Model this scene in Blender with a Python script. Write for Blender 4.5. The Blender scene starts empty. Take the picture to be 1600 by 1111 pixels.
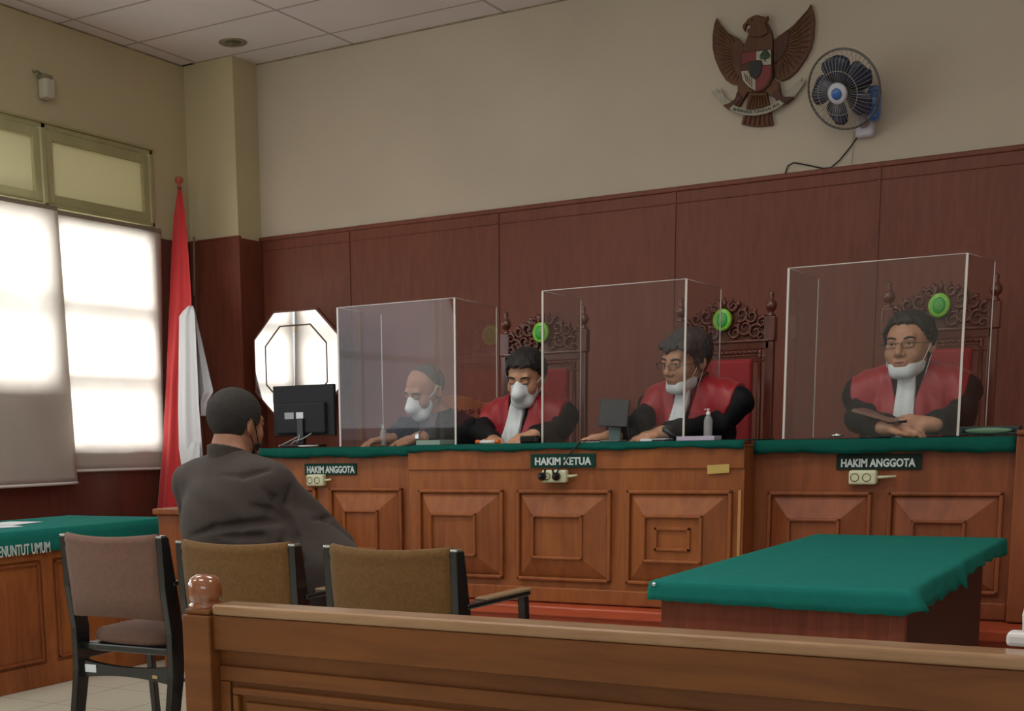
import bpy, bmesh, math, random
import numpy as np
from mathutils import Vector, Matrix, Euler
random.seed(7)
scn = bpy.context.scene
COL = scn.collection
# ------------------------------------------------------------------ camera
F_PX, CX, CY = 2054.22, 577.05, 1034.75
YAW, PIT, ROL = -0.568040, -0.168154, -0.0203379
CAMP = np.array([0.0, 0.0, 1.15])
_f = np.array([math.sin(YAW)*math.cos(PIT), math.cos(YAW)*math.cos(PIT), math.sin(PIT)])
_r0 = np.array([math.cos(YAW), -math.sin(YAW), 0.0]); _u0 = np.cross(_r0, _f)
_r = _r0*math.cos(ROL)+_u0*math.sin(ROL); _u = -_r0*math.sin(ROL)+_u0*math.cos(ROL)
cd = bpy.data.cameras.new('camera'); cam = bpy.data.objects.new('camera', cd); COL.objects.link(cam)
M = Matrix.Identity(4)
for i in range(3):
    M[i][0] = _r[i]; M[i][1] = _u[i]; M[i][2] = -_f[i]; M[i][3] = CAMP[i]
cam.matrix_world = M
cd.sensor_fit = 'HORIZONTAL'; cd.sensor_width = 36; cd.lens = F_PX/1600*36
cd.shift_x = (800-CX)/1600; cd.shift_y = (CY-555.5)/1600; cd.clip_start = .05
scn.camera = cam
scn.view_settings.view_transform = 'Standard'; scn.view_settings.look = 'None'
scn.view_settings.gamma = 1; scn.view_settings.use_curve_mapping = False
scn.view_settings.exposure = 0.12
def _ray(x, y): return _f + _r*(x-CX)/F_PX - _u*(y-CY)/F_PX
def PX(x, y, v): d = _ray(x, y); return Vector(CAMP+d*(v-CAMP[0])/d[0])   # point seen at a pixel on the plane X = v
def PY(x, y, v): d = _ray(x, y); return Vector(CAMP+d*(v-CAMP[1])/d[1])
def PZ(x, y, v): d = _ray(x, y); return Vector(CAMP+d*(v-CAMP[2])/d[2])
# ------------------------------------------------------------------ world and lights
w = bpy.data.worlds.new('world'); scn.world = w; w.use_nodes = True
w.node_tree.nodes['Background'].inputs[0].default_value = (.75, .85, 1, 1)
w.node_tree.nodes['Background'].inputs[1].default_value = .9
def area(name, loc, dirv, sx, sy, power, col=(1, 1, 1)):
    l = bpy.data.lights.new(name, 'AREA'); l.shape = 'RECTANGLE'; l.size = sx; l.size_y = sy; l.energy = power; l.color = col
    o = bpy.data.objects.new(name, l); COL.objects.link(o); o.location = loc
    o.rotation_euler = Vector(dirv).to_track_quat('-Z', 'Y').to_euler(); return o
# daylight outside the left windows (falls on the roller blinds from behind)
area('daylight_left_a', (-10.2, 6.5, 2.6), (1, -.05, -.12), 4.4, 3.8, 1900, (.96, .97, 1))
# daylight through the uncovered window nearer the camera and in the rear wall
area('daylight_left_c', (-6.52, 1.6, 1.95), (1, .1, .35), 4.2, 1.5, 42, (.93, .97, 1))
area('daylight_rear', (1.2, -3.35, 2.0), (-.35, 1, .75), 3.6, 1.7, 45, (1, .97, .93))
# unseen fluorescent fittings added for overhead fill (bodies built with the room)
FILL_LAMPS = [(-4.7, 4.0), (-2.2, 4.0), (-4.7, 1.2), (-2.2, 1.2), (.4, 2.6)]
for lx, ly in FILL_LAMPS: area('overhead_fill_light', (lx, ly, 3.80), (0, 0, -1), 1.15, .5, 23, (1, .96, .88))
# ------------------------------------------------------------------ helpers
def srgb(r, g, b):
    f = lambda c: (c/255/12.92 if c/255 <= .04045 else ((c/255+.055)/1.055)**2.4)
    return (f(r), f(g), f(b), 1)
class MatB:
    def __init__(s, name):
        s.m = bpy.data.materials.new(name); s.m.use_nodes = True; s.t = s.m.node_tree; s.n = s.t.nodes
        s.b = s.n['Principled BSDF']; s.out = s.n['Material Output']
    def node(s, ty, **kw):
        n = s.n.new(ty)
        for k, v in kw.items(): setattr(n, k, v)
        return n
    def link(s, a, b): s.t.links.new(a, b)
def mk(name, col, rough=.6, metal=0, noise=0, nscale=8, bump=0, bscale=60, coat=0, spec=.5, sheen=0):
    B = MatB(name); b = B.b
    b.inputs['Roughness'].default_value = rough; b.inputs['Metallic'].default_value = metal
    b.inputs['Coat Weight'].default_value = coat; b.inputs['Coat Roughness'].default_value = .15
    b.inputs['Specular IOR Level'].default_value = spec; b.inputs['Sheen Weight'].default_value = sheen
    b.inputs['Base Color'].default_value = col
    tc = B.node('ShaderNodeTexCoord')
    if noise:
        n = B.node('ShaderNodeTexNoise'); n.inputs['Scale'].default_value = nscale; n.inputs['Detail'].default_value = 6
        B.link(tc.outputs['Object'], n.inputs['Vector'])
        r = B.node('ShaderNodeMapRange'); r.inputs[1].default_value = .3; r.inputs[2].default_value = .7
        r.inputs[3].default_value = 1-noise; r.inputs[4].default_value = 1+noise
        B.link(n.outputs['Fac'], r.inputs[0])
        mx = B.node('ShaderNodeMix', data_type='RGBA', blend_type='MULTIPLY'); mx.inputs[0].default_value = 1
        mx.inputs[6].default_value = col; B.link(r.outputs[0], mx.inputs[7]); B.link(mx.outputs[2], b.inputs['Base Color'])
    if bump:
        n2 = B.node('ShaderNodeTexNoise'); n2.inputs['Scale'].default_value = bscale; n2.inputs['Detail'].default_value = 4
        B.link(tc.outputs['Object'], n2.inputs['Vector'])
        bp = B.node('ShaderNodeBump'); bp.inputs['Strength'].default_value = bump; bp.inputs['Distance'].default_value = .01
        B.link(n2.outputs['Fac'], bp.inputs['Height']); B.link(bp.outputs[0], b.inputs['Normal'])
    return B.m
def wood(name, c1, c2, axis=2, scale=3.0, rough=.35, coat=.3, streak=14, seed=0, knots=0):
    B = MatB(name); b = B.b
    tc = B.node('ShaderNodeTexCoord'); mp = B.node('ShaderNodeMapping')
    sc = [streak, streak, streak]; sc[axis] = 1.2
    mp.inputs['Scale'].default_value = sc; mp.inputs['Location'].default_value = (seed, seed*.7, seed*1.3)
    B.link(tc.outputs['Object'], mp.inputs['Vector'])
    n = B.node('ShaderNodeTexNoise'); n.inputs['Scale'].default_value = scale; n.inputs['Detail'].default_value = 8
    n.inputs['Roughness'].default_value = .62; n.inputs['Distortion'].default_value = .8
    B.link(mp.outputs[0], n.inputs['Vector'])
    n2 = B.node('ShaderNodeTexNoise'); n2.inputs['Scale'].default_value = 1.7; n2.inputs['Detail'].default_value = 3
    B.link(tc.outputs['Object'], n2.inputs['Vector'])
    ad = B.node('ShaderNodeMath', operation='MULTIPLY_ADD'); ad.inputs[1].default_value = .65
    B.link(n2.outputs['Fac'], ad.inputs[0]); B.link(n.outputs['Fac'], ad.inputs[2])
    cr = B.node('ShaderNodeValToRGB'); cr.color_ramp.elements[0].position = .55; cr.color_ramp.elements[1].position = 1.05
    cr.color_ramp.elements[0].color = c2; cr.color_ramp.elements[1].color = c1
    B.link(ad.outputs[0], cr.inputs[0]); B.link(cr.outputs[0], b.inputs['Base Color'])
    b.inputs['Roughness'].default_value = rough; b.inputs['Coat Weight'].default_value = coat; b.inputs['Coat Roughness'].default_value = .2; b.inputs['Specular IOR Level'].default_value = .32
    bp = B.node('ShaderNodeBump'); bp.inputs['Strength'].default_value = .06; bp.inputs['Distance'].default_value = .01
    B.link(n.outputs['Fac'], bp.inputs['Height']); B.link(bp.outputs[0], b.inputs['Normal'])
    return B.m
# --- bmesh shapes
def bx(bm, x0, x1, y0, y1, z0, z1, bev=0, mi=0, rot=None, piv=None, seg=2):
    r = bmesh.ops.create_cube(bm, size=1)['verts']
    for v in r:
        v.co = Vector(((x0+x1)/2+v.co.x*(x1-x0), (y0+y1)/2+v.co.y*(y1-y0), (z0+z1)/2+v.co.z*(z1-z0)))
    fs = set(f for v in r for f in v.link_faces)
    if bev:
        es = list(set(e for v in r for e in v.link_edges))
        rr = bmesh.ops.bevel(bm, geom=es, offset=bev, segments=seg, affect='EDGES', profile=.5)
        fs = set(rr['faces']) | set(f for f in fs if f.is_valid)
        r = list(set(v for f in fs for v in f.verts))
    for f in fs: f.material_index = mi
    if rot is not None:
        p = Vector(piv) if piv is not None else Vector(((x0+x1)/2, (y0+y1)/2, (z0+z1)/2))
        for v in r: v.co = p + rot @ (v.co-p)
    return r
def quad_solid(bm, pts, vec, mi=0):
    """planar polygon pts extruded along vec (closed solid)"""
    n = len(pts); vec = Vector(vec)
    a = [bm.verts.new(p) for p in pts]; b = [bm.verts.new(Vector(p)+vec) for p in pts]
    fs = [bm.faces.new(a), bm.faces.new(list(reversed(b)))]
    for i in range(n): fs.append(bm.faces.new((a[(i+1) % n], a[i], b[i], b[(i+1) % n])))
    for f in fs: f.material_index = mi
    return a+b
def tube(bm, pts, r, seg=8, mi=0, closed=False, rads=None):
    pts = [Vector(p) for p in pts]; n = len(pts); rings = []
    up = None
    for i, p in enumerate(pts):
        if closed: t = pts[(i+1) % n]-pts[i-1]
        else: t = pts[min(i+1, n-1)]-pts[max(i-1, 0)]
        t.normalize()
        if up is None: up = t.orthogonal().normalized()
        up = (up-t*up.dot(t)); 
        if up.length < 1e-6: up = t.orthogonal()
        up.normalize(); s = t.cross(up)
        rr = rads[i] if rads else r
        rings.append([bm.verts.new(p+(up*math.cos(a)+s*math.sin(a))*rr) for a in [2*math.pi*k/seg for k in range(seg)]])
    m = n if closed else n-1
    for i in range(m):
        A, Bb = rings[i], rings[(i+1) % n]
        for k in range(seg):
            f = bm.faces.new((A[k], A[(k+1) % seg], Bb[(k+1) % seg], Bb[k])); f.material_index = mi; f.smooth = True
    if not closed:
        for R_, fl in ((rings[0], True), (rings[-1], False)):
            f = bm.faces.new(list(reversed(R_)) if fl else R_); f.material_index = mi
    return [v for R_ in rings for v in R_]
def lathe(bm, prof, seg=24, mi=0, M4=None, sx=1, sy=1):
    """prof: list of (r,z), closed at both ends"""
    rings = []; out = []
    for r, z in prof:
        if r < 1e-6: rings.append([bm.verts.new((0, 0, z))])
        else: rings.append([bm.verts.new((r*sx*math.cos(2*math.pi*k/seg), r*sy*math.sin(2*math.pi*k/seg), z)) for k in range(seg)])
    for A, Bb in zip(rings, rings[1:]):
        for k in range(seg):
            k2 = (k+1) % seg
            if len(A) == 1 and len(Bb) == 1: continue
            if len(A) == 1: f = bm.faces.new((A[0], Bb[k2], Bb[k]))
            elif len(Bb) == 1: f = bm.faces.new((A[k], A[k2], Bb[0]))
            else: f = bm.faces.new((A[k], A[k2], Bb[k2], Bb[k]))
            f.material_index = mi; f.smooth = True
    if len(rings[0]) > 1: bm.faces.new(list(reversed(rings[0]))).material_index = mi
    if len(rings[-1]) > 1: bm.faces.new(rings[-1]).material_index = mi
    vs = [v for R_ in rings for v in R_]
    if M4 is not None:
        for v in vs: v.co = M4 @ v.co
    return vs
def prism(bm, poly, y0, y1, M4=None, mi=0, bev=0):
    """2-D polygon (x,z) extruded from y0 to y1"""
    vs = quad_solid(bm, [Vector((p[0], y0, p[1])) for p in poly], (0, y1-y0, 0), mi)
    if M4 is not None:
        for v in vs: v.co = M4 @ v.co
    return vs
def obj(name, bm, mats, parent=None, loc=None, smooth=None, bevel=0):
    me = bpy.data.meshes.new(name)
    if isinstance(bm, bmesh.types.BMesh):
        bmesh.ops.recalc_face_normals(bm, faces=bm.faces[:]); bm.to_mesh(me); bm.free()
    else: me = bm
    if not isinstance(mats, (list, tuple)): mats = [mats]
    me.materials.clear()
    for m in mats: me.materials.append(m)
    o = bpy.data.objects.new(name, me); COL.objects.link(o)
    if loc is not None: o.location = loc
    if parent is not None: o.parent = parent
    if smooth: me.shade_smooth() if smooth is True else None
    if bevel:
        md = o.modifiers.new('bevel', 'BEVEL'); md.width = bevel; md.segments = 2; md.limit_method = 'ANGLE'
    return o
def nb(): return bmesh.new()
def tag(o, label, cat, group=None):
    o['label'] = label; o['category'] = cat
    if group: o['group'] = group
    return o
def thing(name, label, cat, loc=(0, 0, 0), rz=0, group=None):
    o = bpy.data.objects.new(name, None); COL.objects.link(o); o.location = loc; o.rotation_euler = (0, 0, rz)
    o.empty_display_size = .1
    return tag(o, label, cat, group)
def struct(name, bm, m, parent=None, bevel=0):
    o = obj(name, bm, m, parent, bevel=bevel)
    if parent is None: o['kind'] = 'structure'
    return o
def dup(root, loc, rz, label, group=None):
    r = root.copy(); COL.objects.link(r); r.location = loc; r.rotation_euler = (0, 0, rz); r['label'] = label
    if group: r['group'] = group
    for ch in list(root.children):
        c = ch.copy(); COL.objects.link(c); c.parent = r
        for g in list(ch.children):
            d = g.copy(); COL.objects.link(d); d.parent = c
    return r
def text_obj(name, s, mat, parent, origin, right, up, width, height, depth=.002, bold=.02):
    """raised lettering: lower-left corner at origin, running along right"""
    cu = bpy.data.curves.new(name, 'FONT'); cu.body = s; cu.size = 1; cu.extrude = .01; cu.offset = bold; cu.resolution_u = 3
    t = bpy.data.objects.new(name, cu); COL.objects.link(t)
    me = bpy.data.meshes.new_from_object(t.evaluated_get(bpy.context.evaluated_depsgraph_get()))
    bpy.data.objects.remove(t)
    xs = [v.co.x for v in me.vertices]; ys = [v.co.y for v in me.vertices]
    x0, x1, y0, y1 = min(xs), max(xs), min(ys), max(ys)
    right = Vector(right).normalized(); up = Vector(up).normalized(); nn = right.cross(up)
    for v in me.vertices:
        a = (v.co.x-x0)/(x1-x0)*width; b = (v.co.y-y0)/(y1-y0)*height; c = (v.co.z+.01)/.02*depth
        v.co = Vector(origin)+right*a+up*b+nn*c
    me.name = name
    return obj(name, me, mat, parent)
# ------------------------------------------------------------------ materials
m_wall = mk('cream_paint', (.60, .53, .42, 1), .75, noise=.05, nscale=1.3, bump=.08, bscale=25)
m_wallL = mk('yellow_cream_paint', (.60, .53, .34, 1), .75, noise=.05, nscale=1.1, bump=.08, bscale=25)
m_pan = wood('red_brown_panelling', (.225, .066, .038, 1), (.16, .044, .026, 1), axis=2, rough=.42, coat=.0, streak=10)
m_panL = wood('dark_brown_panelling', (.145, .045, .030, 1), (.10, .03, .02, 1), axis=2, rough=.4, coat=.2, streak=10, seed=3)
m_seam = mk('panel_joint', (.10, .022, .013, 1), .5)
m_bench = wood('bench_teak', (.34, .108, .030, 1), (.19, .052, .016, 1), axis=2, rough=.45, coat=0, streak=8, scale=2.2)
m_benchH = wood('bench_teak_cross', (.36, .128, .040, 1), (.23, .074, .024, 1), axis=0, rough=.45, coat=0, streak=9, scale=2.2, seed=2)
m_benchR = wood('bench_teak_shaded', (.28, .080, .028, 1), (.155, .042, .016, 1), axis=2, rough=.45, coat=0, streak=8, scale=2.2, seed=5)  # teak darkened so the colour carries the light falloff at the right
m_pew = wood('pew_teak', (.21, .074, .018, 1), (.125, .040, .011, 1), axis=0, rough=.45, coat=0, streak=9, scale=2.2, seed=9)
m_pewtop = wood('pew_highlight_edge', (.40, .24, .13, 1), (.26, .13, .06, 1), axis=0, rough=.3, coat=.6, streak=9, seed=4)  # top rail made paler, the lamp highlight put into its colour
m_table = wood('table_wood', (.26, .072, .038, 1), (.15, .035, .022, 1), axis=2, rough=.4, coat=.2, streak=13, seed=6)
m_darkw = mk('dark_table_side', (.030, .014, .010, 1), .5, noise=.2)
m_red = wood('dais_red_board', (.52, .09, .035, 1), (.36, .06, .025, 1), axis=0, rough=.35, coat=.3, seed=8)
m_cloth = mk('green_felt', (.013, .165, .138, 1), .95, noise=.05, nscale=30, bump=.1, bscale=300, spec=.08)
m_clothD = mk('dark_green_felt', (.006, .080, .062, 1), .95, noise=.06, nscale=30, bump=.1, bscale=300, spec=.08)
m_sign = mk('sign_green', (.004, .040, .028, 1), .6, spec=.2)
m_signD = mk('sign_dark_green', (.008, .020, .014, 1), .6, spec=.2)
m_let = mk('lettering_white', (.60, .66, .66, 1), .5)
m_ivory = mk('ivory_plastic', (.62, .62, .42, 1), .35)
m_black = mk('black_plastic', (.012, .012, .014, 1), .35)
m_blk = mk('black_lacquer', (.014, .013, .014, 1), .25, coat=.3)
m_white = mk('white_plastic', (.75, .76, .76, 1), .4)
m_paper = mk('white_paper', (.72, .76, .82, 1), .7)
m_chrome = mk('chrome', (.75, .75, .75, 1), .18, metal=1)
m_hole = mk('socket_hole', (.10, .09, .03, 1), .6)
m_fabB = mk('ochre_brown_upholstery', (.155, .080, .026, 1), .9, noise=.15, nscale=90, bump=.3, bscale=400, sheen=.1, spec=.2)
m_fabM = mk('mauve_brown_upholstery', (.17, .095, .072, 1), .9, noise=.08, nscale=60, bump=.2, bscale=400, sheen=.1, spec=.2)
m_armw = mk('arm_wood', (.30, .20, .11, 1), .35, coat=.3)
m_frame = mk('olive_window_paint', (.44, .42, .22, 1), .5, noise=.08, nscale=6)
def pane_board():
    B = MatB('cream_pane_board'); B.b.inputs['Base Color'].default_value = (.80, .77, .52, 1); B.b.inputs['Roughness'].default_value = .4
    t = B.node('ShaderNodeBsdfTranslucent'); t.inputs[0].default_value = (.8, .78, .55, 1); m = B.node('ShaderNodeMixShader'); m.inputs[0].default_value = .09
    B.link(B.b.outputs[0], m.inputs[1]); B.link(t.outputs[0], m.inputs[2]); B.link(m.outputs[0], B.out.inputs[0]); return B.m
m_frpan = pane_board()
m_rail = mk('blind_rail_grey', (.26, .22, .17, 1), .5)
m_grey = mk('grey_metal', (.30, .31, .33, 1), .4, metal=.3)
m_dkg = mk('dark_grey_plastic', (.022, .023, .027, 1), .55, spec=.2)
m_flagR = mk('flag_red', (.52, .012, .018, 1), .7, sheen=.3)
m_flagW = mk('flag_white', (.66, .70, .76, 1), .7, sheen=.3)
# ------------------------------------------------------------------ room shell
LW, BW, RW, FW, CZ = -6.58, 8.22, 4.2, -3.5, 3.87
# floor with tiles
def tile_mat(name, base, line, sx, sy, ox, oy, wd, rough=.4, coat=0, noise=.04):
    B = MatB(name); tc = B.node('ShaderNodeTexCoord'); sp = B.node('ShaderNodeSeparateXYZ'); B.link(tc.outputs['Object'], sp.inputs[0])
    res = []
    for k, (s, o) in enumerate(((sx, ox), (sy, oy))):
        a = B.node('ShaderNodeMath', operation='SUBTRACT'); B.link(sp.outputs[k], a.inputs[0]); a.inputs[1].default_value = o
        p = B.node('ShaderNodeMath', operation='PINGPONG'); B.link(a.outputs[0], p.inputs[0]); p.inputs[1].default_value = s/2
        l = B.node('ShaderNodeMath', operation='LESS_THAN'); B.link(p.outputs[0], l.inputs[0]); l.inputs[1].default_value = wd/2
        res.append(l)
    mx = B.node('ShaderNodeMath', operation='MAXIMUM'); B.link(res[0].outputs[0], mx.inputs[0]); B.link(res[1].outputs[0], mx.inputs[1])
    n = B.node('ShaderNodeTexNoise'); n.inputs['Scale'].default_value = 1.3; n.inputs['Detail'].default_value = 6; B.link(tc.outputs['Object'], n.inputs['Vector'])
    r = B.node('ShaderNodeMapRange'); r.inputs[1].default_value = .3; r.inputs[2].default_value = .7; r.inputs[3].default_value = 1-noise; r.inputs[4].default_value = 1+noise
    B.link(n.outputs['Fac'], r.inputs[0])
    c = B.node('ShaderNodeMix', data_type='RGBA'); c.inputs[6].default_value = base; c.inputs[7].default_value = line; B.link(mx.outputs[0], c.inputs[0])
    c2 = B.node('ShaderNodeMix', data_type='RGBA', blend_type='MULTIPLY'); c2.inputs[0].default_value = 1
    B.link(c.outputs[2], c2.inputs[6]); B.link(r.outputs[0], c2.inputs[7]); B.link(c2.outputs[2], B.b.inputs['Base Color'])
    bp = B.node('ShaderNodeBump'); bp.invert = True; bp.inputs['Strength'].default_value = .5; bp.inputs['Distance'].default_value = .004
    B.link(mx.outputs[0], bp.inputs['Height']); B.link(bp.outputs[0], B.b.inputs['Normal'])
    B.b.inputs['Roughness'].default_value = rough; B.b.inputs['Coat Weight'].default_value = coat
    return B.m
m_floor = tile_mat('cream_floor_tiles', (.62, .62, .52, 1), (.36, .35, .28, 1), .4, .4, -3.55, 3.75, .006, .25, .2)
m_ceil = tile_mat('ceiling_boards', (.82, .80, .81, 1), (.48, .44, .43, 1), 1.17, .618, -6.446, 7.93, .022, .85)
bm = nb(); bx(bm, LW-.3, RW+.1, FW-.1, BW+.1, -.1, 0); struct('floor', bm, m_floor)
bm = nb(); bx(bm, LW-.3, RW+.1, FW-.1, BW+.1, CZ, CZ+.08); struct('ceiling', bm, m_ceil)
bm = nb(); bx(bm, LW-.2, RW+.1, BW, BW+.12, 0, CZ); struct('wall_back', bm, m_wall)
bm = nb(); bx(bm, RW, RW+.1, FW, BW, 0, CZ); struct('wall_right', bm, m_wall)
# left wall with openings for the two blind-covered windows, the transoms and a further window nearer the camera
def wall_holes(bm, X0, X1, y0, y1, z0, z1, holes):
    ys = sorted(set([y0, y1]+[h[0] for h in holes]+[h[1] for h in holes]))
    for a, b in zip(ys, ys[1:]):
        hs = sorted([h for h in holes if h[0] <= a and h[1] >= b], key=lambda h: h[2]); z = z0
        for h in hs:
            if h[2] > z: bx(bm, X0, X1, a, b, z, h[2])
            z = h[3]
        if z < z1: bx(bm, X0, X1, a, b, z, z1)
bm = nb()
wall_holes(bm, LW-.14, LW, FW, BW, 0, CZ, [(6.47, 7.46, 1.12, 2.64), (4.75, 6.43, 1.55, 2.64), (4.75, 7.50, 2.71, 3.19), (-.5, 3.7, 1.1, 2.7)])
struct('wall_left', bm, m_wallL)
bm = nb()
ys = [(-.7, 3.1, 1.1, 2.9)]
xs = sorted(set([LW, RW]+[h[0] for h in ys]+[h[1] for h in ys]))
for a, b in zip(xs, xs[1:]):
    hs = [h for h in ys if h[0] <= a and h[1] >= b]
    if hs: bx(bm, a, b, FW-.1, FW, 0, hs[0][2]); bx(bm, a, b, FW-.1, FW, hs[0][3], CZ)
    else: bx(bm, a, b, FW-.1, FW, 0, CZ)
struct('wall_front', bm, m_wall)
# corner pillar
bm = nb(); bx(bm, LW, -6.125, 7.94, BW, 0, CZ); struct('wall_corner_pillar', bm, m_wallL)
# stains where the ceiling meets the corner
m_stain = mk('water_stain_dark', (.05, .045, .035, 1), .9)
bm = nb(); quad_solid(bm, [PZ(282, 103, CZ-.003), PZ(300, 99, CZ-.003), PZ(318, 105, CZ-.003), PZ(300, 110, CZ-.003)], (0, 0, .002)); quad_solid(bm, [PZ(415, 98, CZ-.003), PZ(427, 95.5, CZ-.003), PZ(425, 99.5, CZ-.003)], (0, 0, .002))
o = struct('trim_ceiling_stain', bm, m_stain)
# bodies and glowing tubes of the unseen fittings added for overhead fill
m_tube = MatB('fill_lamp_tube'); m_tube.b.inputs['Emission Color'].default_value = (1, .96, .9, 1); m_tube.b.inputs['Emission Strength'].default_value = 3; m_tube = m_tube.m
for lx, ly in FILL_LAMPS:
    t = thing('fill_ceiling_lamp', 'unseen white fluorescent ceiling fitting added for overhead fill light', 'light', (lx, ly, CZ), 0, 'added fluorescent ceiling fittings')
    bm = nb(); bx(bm, -.62, .62, -.30, .30, -.03, -.001, .004); obj('housing', bm, m_white, t)
    for s_ in (-1, 1):
        bm = nb(); tube(bm, [(-.58, s_*.14, -.045), (.58, s_*.14, -.045)], .013, 10); obj('lamp_tube', bm, m_tube, t)
# thin dark strips painted in as the shadow line along the wall tops
m_edge = mk('ceiling_shadow_line', (.30, .26, .17, 1), .8, noise=.4, nscale=9)
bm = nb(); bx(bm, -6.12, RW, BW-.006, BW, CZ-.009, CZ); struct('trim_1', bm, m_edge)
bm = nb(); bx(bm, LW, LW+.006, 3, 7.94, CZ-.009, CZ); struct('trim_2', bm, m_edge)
# wainscot panelling of the back wall: separate boards with raised joint strips
WT = 2.645
seams = [-5.335, -4.145, -2.925, -1.72, -.52, .68, 1.88, 3.08]
bm = nb(); bx(bm, -6.125, RW, BW-.022, BW, 0, WT-.03)
for s in seams: bx(bm, s-.011, s+.011, BW-.03, BW-.02, 0, WT-.03, mi=1)
bx(bm, -6.125, RW, BW-.036, BW, WT-.03, WT, .006)
bx(bm, -6.125, RW, BW-.030, BW, WT-.10, WT-.092, .002)
struct('wall_back_wainscot', bm, [m_pan, m_seam])
bm = nb(); bx(bm, LW+.0, -6.1035, 7.915, 7.94, 0, WT-.03); bx(bm, -6.125, -6.1035, 7.9405, BW-.031, 0, WT-.03); bx(bm, LW+.0, -6.098, 7.908, 7.94, WT-.03, WT-.015, .003)
struct('wall_pillar_wainscot', bm, [m_pan])
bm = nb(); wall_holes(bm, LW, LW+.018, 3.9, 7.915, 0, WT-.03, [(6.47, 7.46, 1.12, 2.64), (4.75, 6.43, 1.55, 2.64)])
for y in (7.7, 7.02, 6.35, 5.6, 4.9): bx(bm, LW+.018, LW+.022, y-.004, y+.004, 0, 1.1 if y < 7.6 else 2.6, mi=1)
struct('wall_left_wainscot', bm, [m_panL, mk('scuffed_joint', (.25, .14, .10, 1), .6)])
# windows behind the blinds
m_bars = mk('window_bar_paint', (.25, .24, .16, 1), .5)
def pane_mat():
    B = MatB('window_glass'); B.n.remove(B.b); tr = B.node('ShaderNodeBsdfTransparent'); gl = B.node('ShaderNodeBsdfGlossy'); gl.inputs['Roughness'].default_value = .05
    fr = B.node('ShaderNodeFresnel'); fr.inputs[0].default_value = 1.5; mx = B.node('ShaderNodeMixShader')
    mx.inputs[0].default_value = .04; B.link(tr.outputs[0], mx.inputs[1]); B.link(gl.outputs[0], mx.inputs[2]); B.link(mx.outputs[0], B.out.inputs[0]); return B.m
m_glass = pane_mat()
def window(name, y0, y1, z0, z1, zb, ymul):
    bm = nb(); t = .045; X0, X1 = LW-.11, LW-.05
    bx(bm, X0, X1, y0, y1, z0, z0+t); bx(bm, X0, X1, y0, y1, z1-t, z1); bx(bm, X0, X1, y0, y0+t, z0, z1); bx(bm, X0, X1, y1-t, y1, z0, z1)
    for z in zb: bx(bm, X0, X1, y0, y1, z-.03, z+.03)
    for y in ymul: bx(bm, X0, X1, y-.025, y+.025, z0, z1)
    o = struct(name, bm, m_bars)
    bm = nb(); bx(bm, LW-.085, LW-.079, y0+.01, y1-.01, z0+.01, z1-.01); obj('pane', bm, m_glass, o); return o
zA = PX(175, 484, LW).z; zB = PX(175, 592, LW).z; zC = PX(40, 468, LW).z
window('window_1', 6.47, 7.46, 1.12, 2.64, [zA, zB], [])
window('window_2', 4.75, 6.43, 1.55, 2.64, [zC], [5.55])
window('window_3', -.5, 3.7, 1.1, 2.7, [1.9], [.9, 2.3])
for k, (a, b, z0, z1) in enumerate(ys):
    bm = nb(); Y0, Y1 = FW-.07, FW-.02; t = .05
    bx(bm, a, b, Y0, Y1, z0, z0+t); bx(bm, a, b, Y0, Y1, z1-t, z1)
    n = 4
    for i in range(n+1): x = a+(b-a)*i/n; bx(bm, x-.03, x+.03, Y0, Y1, z0, z1)
    bx(bm, a, b, Y0, Y1, 1.95, 2.01); struct('window_%d' % (4+k), bm, m_bars)
# transom row above: olive frames with painted-over panes
Yr = PX(234, 235.8, LW).y; zt0, zt1 = 2.69, 3.21
o = None
bm = nb(); X0, X1 = LW-.06, LW+.022
bx(bm, X0, X1, 4.7, Yr, zt1-.03, zt1, .004); bx(bm, X0, X1, 4.7, Yr, zt0, zt0+.025, .004); bx(bm, X0, X1, Yr-.03, Yr, zt0, zt1, .004)
for y in (6.475, 5.41): bx(bm, X0, X1, y-.02, y+.02, zt0, zt1, .004)
bx(bm, X0, LW+.04, 4.7, Yr+.01, zt1, zt1+.014, .003)
tr = struct('window_6', bm, m_frame)
for a, b in ((6.495, Yr-.03), (5.43, 6.455), (4.7, 5.39)):
    bm = nb(); s = .075
    y0, y1, z0, z1 = a+.006, b-.006, zt0+.03, zt1-.035
    bx(bm, LW-.05, LW+.011, y0+s*.8, y1-s*.8, z0, z0+s*.75); bx(bm, LW-.05, LW+.011, y0+s*.8, y1-s*.8, z1-s*.8, z1)
    bx(bm, LW-.05, LW+.012, y0, y0+s*.8, z0, z1, .004); bx(bm, LW-.05, LW+.012, y1-s*.8, y1, z0, z1, .004)
    sa = obj('sash', bm, m_frame, tr)
    bm = nb(); bx(bm, LW-.04, LW-.012, y0+.03, y1-.03, z0+.03, z1-.03); obj('pane_board', bm, m_frpan, sa)
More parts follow.
